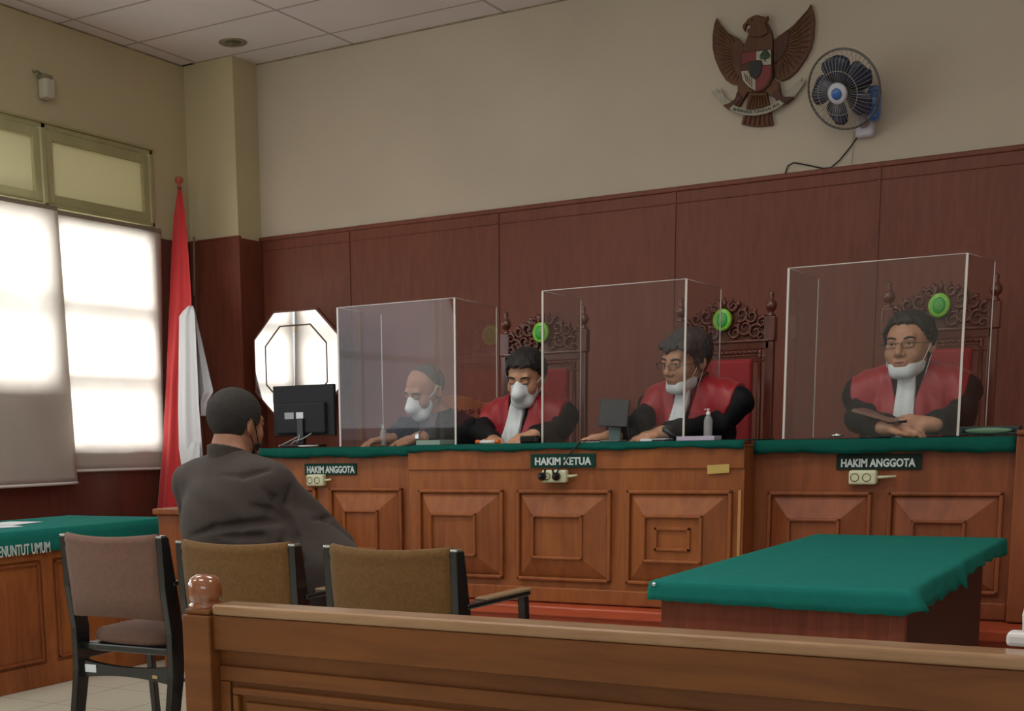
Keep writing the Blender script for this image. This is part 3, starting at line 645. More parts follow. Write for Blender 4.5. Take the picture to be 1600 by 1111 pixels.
# ------------------------------------------------------------------ visitor chairs
def make_chair(label, fab, loc, rz, group='black framed armchairs in front of the bench'):
    t = thing('armchair', label, 'chair', loc, rz, group)     # faces +Y, origin on the floor under the rear posts
    W = .232
    for s in (-1, 1):
        # rear post: floor to top, leaning back above the seat
        bm = nb()
        prof = [(-.06, 0), (.0, .30), (.005, .46), (-.02, .62), (-.045, .815)]
        wy = [.026, .034, .038, .036, .022]
        L = []
        for (y, z), h in zip(prof, wy):
            L.append([bm.verts.new((s*W+dx, y+dy*h, z)) for dx, dy in ((-.014, -1), (.014, -1), (.014, 1), (-.014, 1))])
        for A, Bb in zip(L, L[1:]):
            for k in range(4): bm.faces.new((A[k], A[(k+1) % 4], Bb[(k+1) % 4], Bb[k]))
        bm.faces.new(L[0]); bm.faces.new(L[-1])
        obj('rear_leg', bm, m_blk, t, bevel=.004)
        bm = nb(); bx(bm, s*W-.013, s*W+.013, -.066, -.030, .813, .822, .004); obj('post_cap', bm, m_chrome, t)
        bm = nb(); quad_solid(bm, [(s*W-.014, .42, 0), (s*W+.014, .42, 0), (s*W+.014, .45, 0), (s*W-.014, .45, 0)], (0, -.05, .635)); obj('front_leg', bm, m_blk, t, bevel=.004)
        bm = nb(); bx(bm, s*W-.012, s*W+.012, -.01, .42, .335, .385, .004); obj('side_rail', bm, m_blk, t)
        bm = nb(); bx(bm, s*W-.022, s*W+.022, -.01, .40, .634, .652, .006, rot=Matrix.Rotation(math.radians(0), 3, 'X')); a = obj('armrest', bm, m_blk, t)
        bm = nb(); bx(bm, s*W-.023, s*W+.023, .10, .405, .650, .660, .005); obj('arm_pad', bm, m_armw, a)
    # curved back pad
    bm = nb(); n = 16; rows = []
    zz = [.50, .515, .60, .70, .77, .785, .80, .822, .830, .822, .80, .70, .60, .52]
    def yb(z): return -.022-(z-.5)*.085
    outline = [(.510, -.016), (.505, 0.0), (.510, .016), (.60, .020), (.74, .020), (.80, .019), (.822, .012), (.828, 0), (.822, -.014), (.80, -.021), (.785, -.016), (.77, -.020), (.70, -.020), (.60, -.019)]
    for i in range(n+1):
        u = -1+2*i/n; x = u*(W-.013); bow = -.038*(1-u*u)
        dz_ = -.012*(1-u*u) 
        inset = .012*max(0, abs(u)-.9)/.1
        row = [bm.verts.new((x*(1-.0*z), yb(z)+bow+dy, z+(dz_ if z > .7 else -dz_*.8))) for z, dy in outline]; rows.append(row)
    m_ = len(outline)
    for A, Bb in zip(rows, rows[1:]):
        for k in range(m_): bm.faces.new((A[k], A[(k+1) % m_], Bb[(k+1) % m_], Bb[k])).smooth = True
    bm.faces.new(rows[0]); bm.faces.new(list(reversed(rows[-1])))
    obj('back_pad', bm, fab, t)
    # seat cushion
    bm = nb(); prof = []
    lathe(bm, [(0, .398), (.20, .400), (.225, .412), (.232, .430), (.222, .448), (.16, .463), (0, .470)], 40)
    for v in bm.verts:  # squarish cushion
        x, y = v.co.x, v.co.y; r = math.hypot(x, y)
        if r > 1e-5:
            a = math.atan2(y, x); k = (abs(math.cos(a))**3.2+abs(math.sin(a))**3.2)**(-1/3.2)
            v.co.x *= k*.97; v.co.y *= k*.99
        v.co.y += .215
    obj('seat_pad', bm, fab, t)
    bm = nb(); bx(bm, -W+.012, W-.012, .0, .43, .372, .400, .006); obj('seat_frame', bm, m_blk, t)
    # rear stretcher, bowed lower edge, with paper label
    bm = nb(); n = 14; top = []; 
    for i in range(n+1):
        u = -1+2*i/n; top.append((u*(W-.012), .335-.018*(1-u*u)))
    poly = top+[(x, z-.045+.012*abs(x/W)) for x, z in reversed(top)]
    poly = top+[(x, .262+.02*(1-(x/W)**2)) for x, z in reversed(top)]
    prism(bm, poly, -.012, .014); obj('rear_stretcher', bm, m_blk, t)
    bm = nb(); bx(bm, -.20, -.145, -.016, -.012, .288, .318, .001); obj('inventory_label', bm, m_paper, t)
    bm = nb(); bx(bm, .13, .155, -.015, -.012, .285, .298, .001); obj('brass_tag', bm, mk('brass', (.5, .36, .14, 1), .4, metal=.6), t)
    bm = nb(); tube(bm, [(-W, .39, .2), (W, .39, .2)], .010, 8); obj('front_stretcher', bm, m_blk, t)
    return t
def seat_at(pl, pr):   # rear post feet from the two seen back corners
    a = PZ(*pl, .82); b = PZ(*pr, .82); c = (a+b)/2; rz = math.atan2(b.y-a.y, b.x-a.x); d = Vector((-math.sin(rz), math.cos(rz), 0))
    c = c+d*.048; return (c.x, c.y, 0), rz
l, r_ = seat_at((97, 834), (257, 838)); ch1 = make_chair('mauve-brown upholstered armchair standing alone at left', m_fabM, l, r_)
l, r_ = seat_at((511, 852), (717, 859)); ch2 = make_chair('empty ochre-brown armchair at right of the seated man', m_fabB, l, r_)
l, r_ = seat_at((282, 845), (461, 850)); chm = dup(ch2, l, r_, 'ochre-brown armchair in which the man in brown uniform sits'); CHM = Vector(l); CHR = r_
# ------------------------------------------------------------------ flag
Yp = 7.60
t = thing('flag_on_pole', 'red and white flag hanging on a wooden pole in the corner', 'flag', (-6.3, Yp, 0)); of = Vector((-6.3, Yp, 0))
def flagY(px, y):   # the cloth hangs clear of the left wall
    q = PY(px, y, 1.0); return min(7.66, 6.53/abs(q.x))
p1 = PY(280, 292, 7.72); p2 = PY(321, 745, 7.56); d = (p2-p1); p0 = p1+d*(p1.z-.03)/(p1.z-p2.z)
bm = nb(); tube(bm, [p1-of, p0-of], .014, 12); obj('pole', bm, mk('pole_wood', (.22, .075, .04, 1), .35), t)
bm = nb(); lathe(bm, [(0, -.01), (.014, -.01), (.018, .008), (.012, .018), (.024, .030), (.033, .048), (.030, .062), (.014, .070), (0, .071)], 16, M4=Matrix.Translation(p1-of)); obj('finial', bm, mk('finial_red', (.50, .10, .07, 1), .3, coat=.5), t)
bm = nb(); lathe(bm, [(0, 0), (.17, 0), (.17, .02), (.12, .035), (.04, .05), (.02, .12), (0, .12)], 24, M4=Matrix.Translation((p0.x-of.x, p0.y-of.y, 0))); obj('base', bm, m_panL, t)
# draped cloth columns: outlines in the photo plane, folds in depth
def drape(name, rows, mat, parent, Y, amp, nf, ph, off):
    """rows: (y_px, left_px, right_px)"""
    bm = nb(); n = 28; g = []
    yy = [r[0] for r in rows]
    for j in range(46):
        y = yy[0]+(yy[-1]-yy[0])*j/45
        l = np.interp(y, yy, [r[1] for r in rows]); r = np.interp(y, yy, [r[2] for r in rows]); row = []; Yr_ = flagY(np.interp(y, [290, 486, 600, 803, 850], [277, 263, 257, 243, 238]), y)+Y
        tl = j/45
        for i in range(n+1):
            s = i/n; px = l+(r-l)*s; dp = amp*(.3+.7*tl)*(math.sin(s*nf+ph+tl*.9)+.35*math.sin(s*nf*2.3+ph*2+tl*2))
            q = PY(px, y, Yr_); row.append(bm.verts.new(q+Vector((0, dp, 0))-of))
        g.append(row)
    for j in range(45):
        for i in range(n): bm.faces.new((g[j][i], g[j][i+1], g[j+1][i+1], g[j+1][i])).smooth = True
    o = obj(name, bm, mat, parent); md = o.modifiers.new('thickness', 'SOLIDIFY'); md.thickness = .002
    return o
drape('red_stripe', [(296, 277, 284), (340, 271, 290), (400, 267, 295), (470, 264, 300), (486, 263, 299), (600, 258, 288), (700, 252, 290), (803, 243, 290), (850, 238, 292)], m_flagR, t, -.05, .016, 9, .4, of)
drape('white_stripe', [(478, 293, 301), (492, 279, 304), (560, 278, 307), (640, 277, 311), (700, 278, 316), (742, 284, 319), (800, 283, 300), (850, 282, 300)], m_flagW, t, -.08, .016, 8, 1.2, of)
drape('white_tail', [(482, 301, 303), (540, 304, 316), (595, 307, 328), (612, 308, 332), (628, 310, 322), (650, 314, 320)], m_flagW, t, -.0, .02, 7, 0, of)
drape('white_fold', [(690, 299, 312), (720, 286, 312), (760, 284, 306), (800, 281, 290)], m_flagW, t, -.105, .008, 6, 2, of)
bm = nb(); tube(bm, [PY(294, 470, 7.6)-of, PY(297, 476, 7.6)-of, PY(300, 488, 7.6)-of], .012, 8); obj('red_tie', bm, m_flagR, t)
# ------------------------------------------------------------------ wall emblem: eagle with shield and ribbon
YE = BW-.022-.0
EO = PY(1187, 110, BW)
t = thing('eagle_emblem', 'carved brown eagle emblem with shield and ribbon high on back wall', 'emblem', EO)
m_eag = wood('emblem_wood', (.155, .068, .032, 1), (.085, .036, .018, 1), axis=2, rough=.55, coat=.1, streak=20, scale=4)
m_eagD = wood('emblem_wood_dark', (.105, .042, .026, 1), (.06, .025, .014, 1), axis=2, rough=.55, coat=.1, streak=20, scale=4, seed=2)
def E(pts, Z=3.83):   # zoom-crop coordinates -> wall plane, relative to EO
    out = []
    for x, y in pts:
        q = PY(1080+x/3.832, y/3.832, BW); out.append((q.x-EO.x, q.z-EO.z))
    return out
def relief(name, pts, d0, d1, m, par=t, bev=.004):
    bm = nb(); prism(bm, E(pts), -d1, -d0); return obj(name, bm, m, par, bevel=bev)
def pip(pt, poly):
    x, y = pt; c = False; n = len(poly)
    for i in range(n):
        x1, y1 = poly[i]; x2, y2 = poly[i-1]
        if (y1 > y) != (y2 > y) and x < (x2-x1)*(y-y1)/(y2-y1)+x1: c = not c
    return c
wl = [(160, 112), (180, 150), (225, 200), (290, 235), (325, 275), (330, 320), (312, 330), (315, 440), (318, 490), (285, 515), (250, 508), (215, 485), (180, 430), (150, 360), (135, 290), (135, 220), (145, 150)]
wr = [(722, 30), (738, 80), (745, 130), (740, 220), (725, 290), (690, 360), (640, 430), (590, 475), (545, 490), (510, 470), (500, 400), (505, 330), (500, 260), (525, 225), (590, 180), (650, 130), (695, 80)]
L = relief('left_wing', wl, .0, .028, m_eag); R = relief('right_wing', wr, .0, .028, m_eag)
def feathers(par, root, tips, wd):
    for tp in tips:
        bm = nb(); a = E([root])[0]; b = E([tp])[0]
        tube(bm, [Vector((a[0], -.026, a[1])), Vector(((a[0]+b[0])/2, -.034, (a[1]+b[1])/2)), Vector((b[0], -.022, b[1]))], .01, 8, rads=[.006, wd, .004]); yield bm
for par, poly, inner, tips in ((L, wl, [(322, 300), (300, 300), (275, 330), (262, 380)], [(160, 130), (152, 160), (147, 190), (144, 225), (142, 260), (145, 295), (150, 330), (160, 365), (172, 400), (188, 430), (205, 455), (228, 480), (250, 498), (275, 508)]),
                         (R, wr, [(520, 250), (545, 240), (580, 260), (590, 340)], [(722, 50), (730, 90), (734, 130), (734, 170), (730, 210), (722, 250), (712, 290), (695, 325), (675, 360), (652, 392), (625, 420), (598, 448), (570, 470), (545, 480)])):
    bm = nb(); 
    root = inner[0]
    for tp in tips:
        a = E([(root[0], root[1]+40)])[0]; b = E([tp])[0]
        tube(bm, [Vector((a[0], -.024, a[1])), Vector((a[0]*.5+b[0]*.5, -.030, a[1]*.5+b[1]*.5)), Vector((b[0], -.024, b[1]))], .01, 8, rads=[.006, .009, .004])
    obj('feathers', bm, m_eag, par)
relief('left_shoulder_plume', [(300, 240), (325, 275), (330, 330), (318, 480), (285, 455), (262, 400), (250, 330), (258, 270)], .026, .042, m_eag, L)
relief('right_shoulder_plume', [(505, 250), (550, 215), (590, 185), (600, 210), (585, 290), (560, 340), (515, 390), (503, 380)], .026, .042, m_eagD, R)
relief('body', [(355, 215), (372, 150), (440, 150), (470, 150), (492, 200), (500, 250), (503, 330), (500, 480), (535, 500), (545, 560), (520, 600), (460, 560), (350, 560), (300, 640), (262, 640), (290, 560), (290, 515), (315, 480), (318, 330), (325, 290)], .0, .045, m_eag)
relief('tail', [(355, 560), (460, 560), (478, 640), (498, 755), (470, 758), (440, 762), (400, 764), (360, 760), (308, 748), (335, 660)], .0, .034, m_eag)
bm = nb()
for k in range(6):
    a = E([(375+k*14, 580)])[0]; b = E([(325+k*31, 752+(k > 1)*6)])[0]; tube(bm, [(a[0], -.034, a[1]), (b[0], -.034, b[1])], .008, 6)
obj('tail_feathers', bm, m_eag, t)
hd = relief('head', [(350, 205), (352, 190), (372, 180), (372, 165), (352, 158), (345, 172), (338, 205), (325, 180), (328, 160), (345, 145), (355, 128), (385, 110), (410, 103), (440, 112), (462, 118), (478, 108), (474, 135), (458, 150), (470, 180), (478, 210), (440, 235), (380, 235)], .03, .062, m_eag, t, .006)
bm = nb(); a = E([(383, 135)])[0]; bmesh.ops.create_icosphere(bm, subdivisions=2, radius=.006, matrix=Matrix.Translation((a[0], -.063, a[1]))); obj('eye', bm, m_black, hd)
relief('left_claw', [(290, 560), (320, 600), (280, 640), (240, 668), (205, 640), (250, 625), (278, 600)], .02, .055, m_eagD)
relief('right_claw', [(505, 560), (540, 545), (560, 590), (630, 590), (590, 625), (545, 640), (520, 610)], .02, .055, m_eagD)
m_cr = mk('emblem_cream', (.42, .40, .31, 1), .6, noise=.1, nscale=30); m_er = mk('emblem_red', (.19, .025, .025, 1), .5); m_ek = mk('emblem_black', (.02, .02, .025, 1), .5)
sh = relief('shield', [(318, 325), (500, 307), (504, 470), (485, 520), (455, 550), (408, 566), (370, 548), (330, 505), (312, 455), (310, 400)], .045, .062, m_eagD)
relief('field_top_left', [(325, 334), (404, 326), (404, 380), (365, 385), (325, 400)], .062, .066, m_er, sh, 0)
relief('field_top_right', [(408, 324), (495, 314), (497, 400), (452, 405), (440, 375), (408, 375)], .062, .066, m_cr, sh, 0)
relief('field_middle', [(370, 385), (438, 378), (442, 430), (425, 470), (405, 485), (380, 470), (368, 430)], .062, .070, m_ek, sh, .002)
relief('field_bottom_left', [(318, 442), (360, 438), (375, 475), (404, 492), (404, 556), (365, 535), (330, 495)], .062, .066, m_cr, sh, 0)
relief('field_bottom_right', [(408, 492), (432, 470), (446, 425), (446, 410), (496, 408), (496, 460), (478, 512), (450, 542), (408, 557)], .062, .066, m_er, sh, 0)
bm = nb()
for x, y, r in ((460, 345, 26), (445, 352, 16), (478, 352, 15), (460, 333, 18)):
    a = E([(x, y)])[0]; b = E([(x+r, y)])[0]; lathe(bm, [(0, .003), (abs(b[0]-a[0])*.8, .002), (abs(b[0]-a[0]), 0)], 14, M4=Matrix.Translation((a[0], -.066, a[1])) @ Matrix.Rotation(math.pi/2, 4, 'X'))
a = E([(462, 360), (462, 385)]); tube(bm, [(a[0][0], -.067, a[0][1]), (a[1][0], -.067, a[1][1])], .004, 6)
obj('tree_emblem', bm, mk('emblem_green', (.03, .07, .03, 1), .6), sh)
bm = nb()
for k in range(4):
    a = E([(338+k*14, 455+k*10), (352+k*10, 505+k*10)]); tube(bm, [(a[0][0], -.067, a[0][1]), (a[1][0], -.067, a[1][1])], .0022, 5)
obj('grain_marks', bm, m_eag, sh)
rb = relief('ribbon', [(245, 665), (272, 640), (320, 662), (380, 672), (440, 662), (500, 640), (545, 610), (575, 632), (530, 665), (470, 692), (400, 706), (340, 702), (290, 690)], .055, .066, m_cr)
relief('ribbon_end', [(130, 560), (160, 535), (180, 560), (190, 530), (210, 590), (245, 608), (245, 630), (205, 635), (175, 600), (155, 580)], .02, .03, m_cr, rb, .002)
relief('ribbon_end', [(560, 580), (600, 545), (640, 500), (672, 470), (668, 495), (695, 490), (660, 540), (625, 590), (600, 612), (570, 600)], .02, .03, m_cr, rb, .002)
# ribbon lettering bent along the band
cu = bpy.data.curves.new('txt', 'FONT'); cu.body = 'BHINNEKA TUNGGAL IKA'; cu.size = 1; cu.extrude = .01; cu.offset = .025; cu.resolution_u = 2
tq = bpy.data.objects.new('txt', cu); COL.objects.link(tq); me = bpy.data.meshes.new_from_object(tq.evaluated_get(bpy.context.evaluated_depsgraph_get())); bpy.data.objects.remove(tq)
x1_ = max(v.co.x for v in me.vertices); 
bx_ = [(262, 672), (300, 682), (350, 692), (400, 693), (450, 684), (500, 668), (555, 638)]
for v in me.vertices:
    s = v.co.x/x1_; X_p = 272+s*(545-272); Yp_ = np.interp(X_p, [q[0] for q in bx_], [q[1] for q in bx_]) - v.co.y*25 - 1
    q = E([(X_p, Yp_)])[0]; v.co = Vector((q[0], -.0675+v.co.z*.05, q[1]))
obj('lettering', me, m_ek, rb)
# ------------------------------------------------------------------ wall fan
FC = PY(1318, 140, 7.93); fd = Vector((-.34, -.94, -.50)).normalized()
rq = fd.to_track_quat('Z', 'Y').to_matrix().to_4x4()
t = thing('wall_fan', 'blue and white wall fan with wire cage beside the eagle emblem', 'fan', FC)
MX = rq
m_bl = mk('fan_blue', (.05, .17, .50, 1), .3, coat=.3); m_fw = mk('fan_white', (.62, .64, .72, 1), .35); m_wire = mk('cage_wire', (.42, .42, .36, 1), .4, metal=.4)
def blade_mat():
    B = MatB('smoky_blue_blade'); b = B.b; b.inputs['Base Color'].default_value = (.035, .045, .085, 1); b.inputs['Roughness'].default_value = .25; b.inputs['Alpha'].default_value = .9; return B.m
R_ = .215
bm = nb()
for k in range(48):
    a = 2*math.pi*k/48; c, s = math.cos(a), math.sin(a)
    pts = [(R_*q*c, R_*q*s, z) for q, z in ((.26, .062), (.5, .062), (.78, .05), (.93, .032), (1.0, .0))]
    tube(bm, [MX @ Vector(p) for p in pts], .0011, 4)
for q, z in ((.55, .063), (.26, .062)): tube(bm, [MX @ Vector((R_*q*math.cos(a), R_*q*math.sin(a), z)) for a in [2*math.pi*i/40 for i in range(40)]], .0018, 5, closed=True)
obj('front_cage', bm, m_wire, t)
bm = nb()
for k in range(40):
    a = 2*math.pi*k/40; c, s = math.cos(a), math.sin(a)
    tube(bm, [MX @ Vector((R_*q*c, R_*q*s, z)) for q, z in ((.25, -.085), (.6, -.08), (.9, -.05), (1.0, .0))], .0011, 4)
obj('rear_cage', bm, m_wire, t)
bm = nb(); tube(bm, [MX @ Vector((R_*math.cos(a), R_*math.sin(a), 0)) for a in [2*math.pi*i/60 for i in range(60)]], .006, 8, closed=True); obj('cage_rim', bm, mk('rim_grey', (.14, .14, .13, 1), .35, metal=.3), t)
bm = nb(); lathe(bm, [(0, .072), (.030, .074), (.050, .072), (.058, .066), (.058, .058), (0, .056)], 32, M4=MX); cp = obj('cage_badge', bm, m_fw, t)
bm = nb(); lathe(bm, [(0, .080), (.026, .079), (.032, .074), (0, .072)], 28, M4=MX); obj('badge_centre', bm, m_bl, cp)
m_bld = blade_mat()
for k in range(5):
    bm = nb(); n = 10; g = []
    for i in range(n+1):
        q = i/n; rr = .03+q*.155; wd = (.25+.75*math.sin(min(1, q*1.25)*math.pi*.55))*.078*math.sqrt(max(.06, 1-max(0, q-.70)**2/.095))
        g.append([bm.verts.new((rr, wd*s_-.01+.03*q, .012*s_*1.2+.008*(1-s_*s_))) for s_ in (-1, -.5, 0, .5, 1)])
    for A, Bb in zip(g, g[1:]):
        for i in range(4): bm.faces.new((A[i], A[i+1], Bb[i+1], Bb[i])).smooth = True
    Rk = Matrix.Rotation(2*math.pi*k/5+.35, 4, 'Z')
    for v in bm.verts: v.co = MX @ (Rk @ v.co)
    o = obj('blade', bm, m_bld, t); md = o.modifiers.new('thickness', 'SOLIDIFY'); md.thickness = .002
bm = nb(); lathe(bm, [(0, .035), (.03, .03), (.036, .0), (.03, -.03), (0, -.03)], 24, M4=MX); obj('hub', bm, m_dkg, t)
bm = nb(); lathe(bm, [(0, -.08), (.062, -.085), (.068, -.13), (.055, -.19), (.03, -.205), (0, -.206)], 28, M4=MX); obj('motor_housing', bm, m_bl, t)
b0 = Vector((0.07, BW-FC.y-.02, -.15))
bm = nb(); tube(bm, [MX @ Vector((0, 0, -.16)), Vector((.06, .15, -.10)), b0+Vector((0, -.04, .0))], .022, 12, rads=[.03, .024, .03]); obj('arm', bm, m_fw, t)
bm = nb(); bx(bm, b0.x-.05, b0.x+.05, BW-FC.y-.07, BW-FC.y, b0.z-.07, b0.z+.06, .02, seg=3); obj('wall_mount', bm, m_fw, t)
bm = nb(); bx(bm, .10, .17, .10, .19, -.16, .03, .03, seg=4); obj('switch_housing', bm, m_bl, t)
bm = nb(); q = lambda x, y: PY(x, y, BW-.012)-FC
tube(bm, [q(1346, 205), q(1330, 228), q(1312, 250), q(1298, 262), q(1285, 263), q(1262, 258), q(1240, 254), q(1231, 259), q(1227, 271)], .004, 6); obj('power_cord', bm, m_dkg, t)
bm = nb(); tube(bm, [q(1334, 205), q(1333, 230), q(1331, 256)], .002, 6); obj('pull_cord', bm, m_grey, t)
# ------------------------------------------------------------------ judges' chairs
m_cw = wood('carved_chair_wood', (.135, .034, .020, 1), (.06, .016, .010, 1), axis=2, rough=.25, coat=.6, streak=10, seed=4)
m_cr2 = mk('chair_red_velvet', (.30, .010, .014, 1), .7, sheen=.1)
m_gd = mk('badge_lime', (.20, .55, .03, 1), .35, coat=.3); m_gd2 = mk('badge_green', (.02, .36, .05, 1), .4); m_gd3 = mk('badge_line', (.30, .62, .16, 1), .4)
def make_throne(label, loc, rz=0):
    t = thing('judge_chair', label, 'chair', loc, rz, 'carved high-backed judges chairs')   # origin under the chair back, faces -Y
    W = .222
    for s in (-1, 1):
        bm = nb(); bx(bm, s*W-.020, s*W+.020, -.02, .02, 0, 1.12, .004)
        bx(bm, s*W-.026, s*W+.026, -.026, .026, 1.12, 1.23, .004); obj('rear_post', bm, m_cw, t)
        bm = nb(); lathe(bm, [(.02, 0), (.022, .01), (.012, .018), (.012, .024), (.022, .034), (.027, .05), (.024, .065), (.012, .08), (.009, .092), (.013, .1), (.009, .112), (.0, .120)], 16, M4=Matrix.Translation((s*W, 0, 1.228))); obj('finial', bm, m_cw, t)
        bm = nb(); Mx = Matrix.Translation((s*(W-.045), -.01, 0)); lathe(bm, [(.010, .55), (.012, .56), (.009, .57), (.012, .70), (.011, .9), (.009, 1.04), (.013, 1.05), (.013, 1.06), (.009, 1.07), (.012, 1.08)], 12, M4=Mx); obj('turned_colonnette', bm, m_cw, t)
        bm = nb(); bx(bm, s*W-.02, s*W+.02, -.46, -.42, 0, .62, .004); obj('front_leg', bm, m_cw, t)
        bm = nb(); bx(bm, s*W-.026, s*W+.026, -.47, 0, .62, .65, .01); obj('armrest', bm, m_cw, t)
    bm = nb(); bx(bm, -W, W, -.020, .018, 1.085, 1.125, .004); bx(bm, -W, W, -.016, .016, 1.03, 1.06, .004); bx(bm, -W, W, -.028, .022, 1.118, 1.130, .004); obj('top_rail', bm, m_cw, t)
    bm = nb(); bx(bm, -W, W, -.016, .016, .5, .55, .004); obj('lower_rail', bm, m_cw, t)
    bm = nb(); bx(bm, -W, W, -.46, -.03, .36, .42, .005); obj('seat_frame', bm, m_cw, t)
    bm = nb(); bx(bm, -.145, .145, -.035, .012, .55, 1.045, .016, seg=3); obj('back_pad', bm, m_cr2, t)
    bm = nb(); bx(bm, -.20, .20, -.45, -.02, .42, .47, .02, seg=3); obj('seat_pad', bm, m_cr2, t)
    # pierced crest: backing arch, scrolls and leaves
    bm = nb(); n = 24; top = [(-W+.03+(2*W-.06)*i/n, 1.21+.105*math.sin(math.pi*i/n)**.8+.006*math.sin(i*1.9)) for i in range(n+1)]
    prism(bm, top+[(W-.03, 1.125), (-W+.03, 1.125)], -.008, .010); cr = obj('crest', bm, m_cw, t)
    bm = nb()
    def spiral(bm, cx, cz, r0, turns, a0, sgn, y=-.018, th=.0085):
        pts = []; m = 22
        for i in range(m+1):
            u = i/m; a = a0+sgn*turns*2*math.pi*u; r = r0*(1-u)**.8+.004; pts.append((cx+r*math.cos(a), y-.006*u, cz+r*math.sin(a)))
        tube(bm, pts, th, 7, rads=[th*(1-.5*i/m) for i in range(m+1)])
    for s in (-1, 1):
        bm = nb()
        for cx, cz, r0, tn, a0 in ((.055, 1.165, .030, 1.3, 1), (.105, 1.185, .034, 1.4, 2.5), (.155, 1.165, .032, 1.4, .5), (.085, 1.245, .030, 1.2, 4), (.135, 1.235, .026, 1.3, 3), (.185, 1.205, .020, 1.2, 1), (.045, 1.285, .022, 1.2, 2), (.180, 1.145, .016, 1, 0)):
            spiral(bm, s*cx, cz, r0, tn, a0 if s > 0 else math.pi-a0, s)
        for cx, cz, a in ((.07, 1.30, 1.2), (.105, 1.275, .9), (.15, 1.26, .8), (.19, 1.235, .6), (.035, 1.315, 1.3)):
            d = Vector((s*math.cos(a), 0, math.sin(a))); p = Vector((s*cx, -.012, cz)); tube(bm, [p-d*.02, p-d*.006, p+d*.010], .01, 8, rads=[.006, .014, .004])
        obj('carved_scrolls', bm, m_cw, cr)
    bm = nb()
    for k in range(7):
        a = math.radians(40+k*16.6); d = Vector((math.cos(a), 0, math.sin(a))); p = Vector((0, -.014, 1.235)); tube(bm, [p+d*.05, p+d*.070, p+d*(.088+.008*(k == 3))], .008, 8, rads=[.010, .009, .003])
    for k in range(14): tube(bm, [(-.15+k*.023, -.022, 1.068), (-.15+k*.023+.01, -.026, 1.075), (-.15+k*.023+.018, -.022, 1.068)], .007, 6)
    obj('carved_crown', bm, m_cw, cr)
    bm = nb(); lathe(bm, [(0, .022), (.040, .022), (.0455, .017), (.046, 0), (0, -.004)], 32, M4=Matrix.Translation((0, -.03, 1.225)) @ Matrix.Rotation(math.pi/2, 4, 'X'), sy=1.12); bd = obj('badge', bm, m_gd, t)
    bm = nb(); lathe(bm, [(0, .025), (.023, .025), (.028, .0215), (0, .02)], 24, M4=Matrix.Translation((0, -.03, 1.225)) @ Matrix.Rotation(math.pi/2, 4, 'X'), sy=1.25); b2_ = obj('badge_centre', bm, m_gd2, bd)
    bm = nb()
    for rr in (.036, .013): tube(bm, [(rr*math.cos(a), -.0525 if rr > .02 else -.0553, 1.225+rr*1.15*math.sin(a)) for a in [2*math.pi*i/28 for i in range(28)]], .0013, 5, closed=True)
    for k in range(3): tube(bm, [(-.006+k*.006, -.0556, 1.213), (-.006+k*.006, -.0556, 1.236)], .0012, 5)
    obj('badge_lines', bm, m_gd3, bd)
    return t
YJ = 6.5
pR = PY(1467, 477, YJ-.05); pC = PY(1128, 500, YJ-.05); pL = PY(844, 519.5, YJ-.05)
th = make_throne('carved red-velvet chair with green badge behind the right judge', (pR.x, YJ, .4+pR.z-1.225-.4), 0)
th.location.z = .402
dzj = (pR.z-.402)/1.225
for o in (th,): o.scale = (1, 1, dzj)
c_ = dup(th, (pC.x, YJ, .402), 0, 'carved red-velvet chair with green badge behind the middle judge'); c_.scale = (1, 1, (pC.z-.402)/1.225)
c_ = dup(th, (pL.x, YJ, .402), 0, 'carved red-velvet chair with green badge behind the left judge'); c_.scale = (1, 1, (pL.z-.402)/1.225)
# plain carved chair behind the man in the suit
p = PY(700, 630, 6.35)
t = thing('carved_side_chair', 'lower brown carved chair behind the man in dark suit', 'chair', (p.x, 6.35, .402))
H = PY(740, 612, 6.35).z-.402
for s in (-1, 1):
    bm = nb(); bx(bm, s*.23-.018, s*.23+.018, -.018, .018, 0, H-.06, .004); obj('rear_post', bm, m_bench, t)
    bm = nb(); bx(bm, s*.23-.018, s*.23+.018, -.44, -.40, 0, .40, .004); obj('front_leg', bm, m_bench, t)
bm = nb(); n = 20; top = [(-.25+.5*i/n, H-.07+.05*math.sin(math.pi*i/n)+.008*abs(math.sin(i*1.3))) for i in range(n+1)]; prism(bm, top+[(.25, H-.16), (-.25, H-.16)], -.014, .014); cr = obj('crest_rail', bm, m_bench, t, bevel=.003)
bm = nb()
for k in range(9):
    cx = -.2+k*.05
    tube(bm, [(cx+.018*math.cos(a)*(1-a/9), -.018, H-.105+.03*math.sin(k*.39*2)*0+.018*math.sin(a)*(1-a/9)) for a in [i*.5 for i in range(14)]], .006, 6)
obj('carving', bm, m_cw, cr)
bm = nb(); bx(bm, -.2, .2, -.012, .012, .5, H-.16, .004); obj('back_board', bm, m_bench, t)
bm = nb(); bx(bm, -.25, .25, -.45, .01, .39, .44, .01); obj('seat', bm, m_cr2, t)
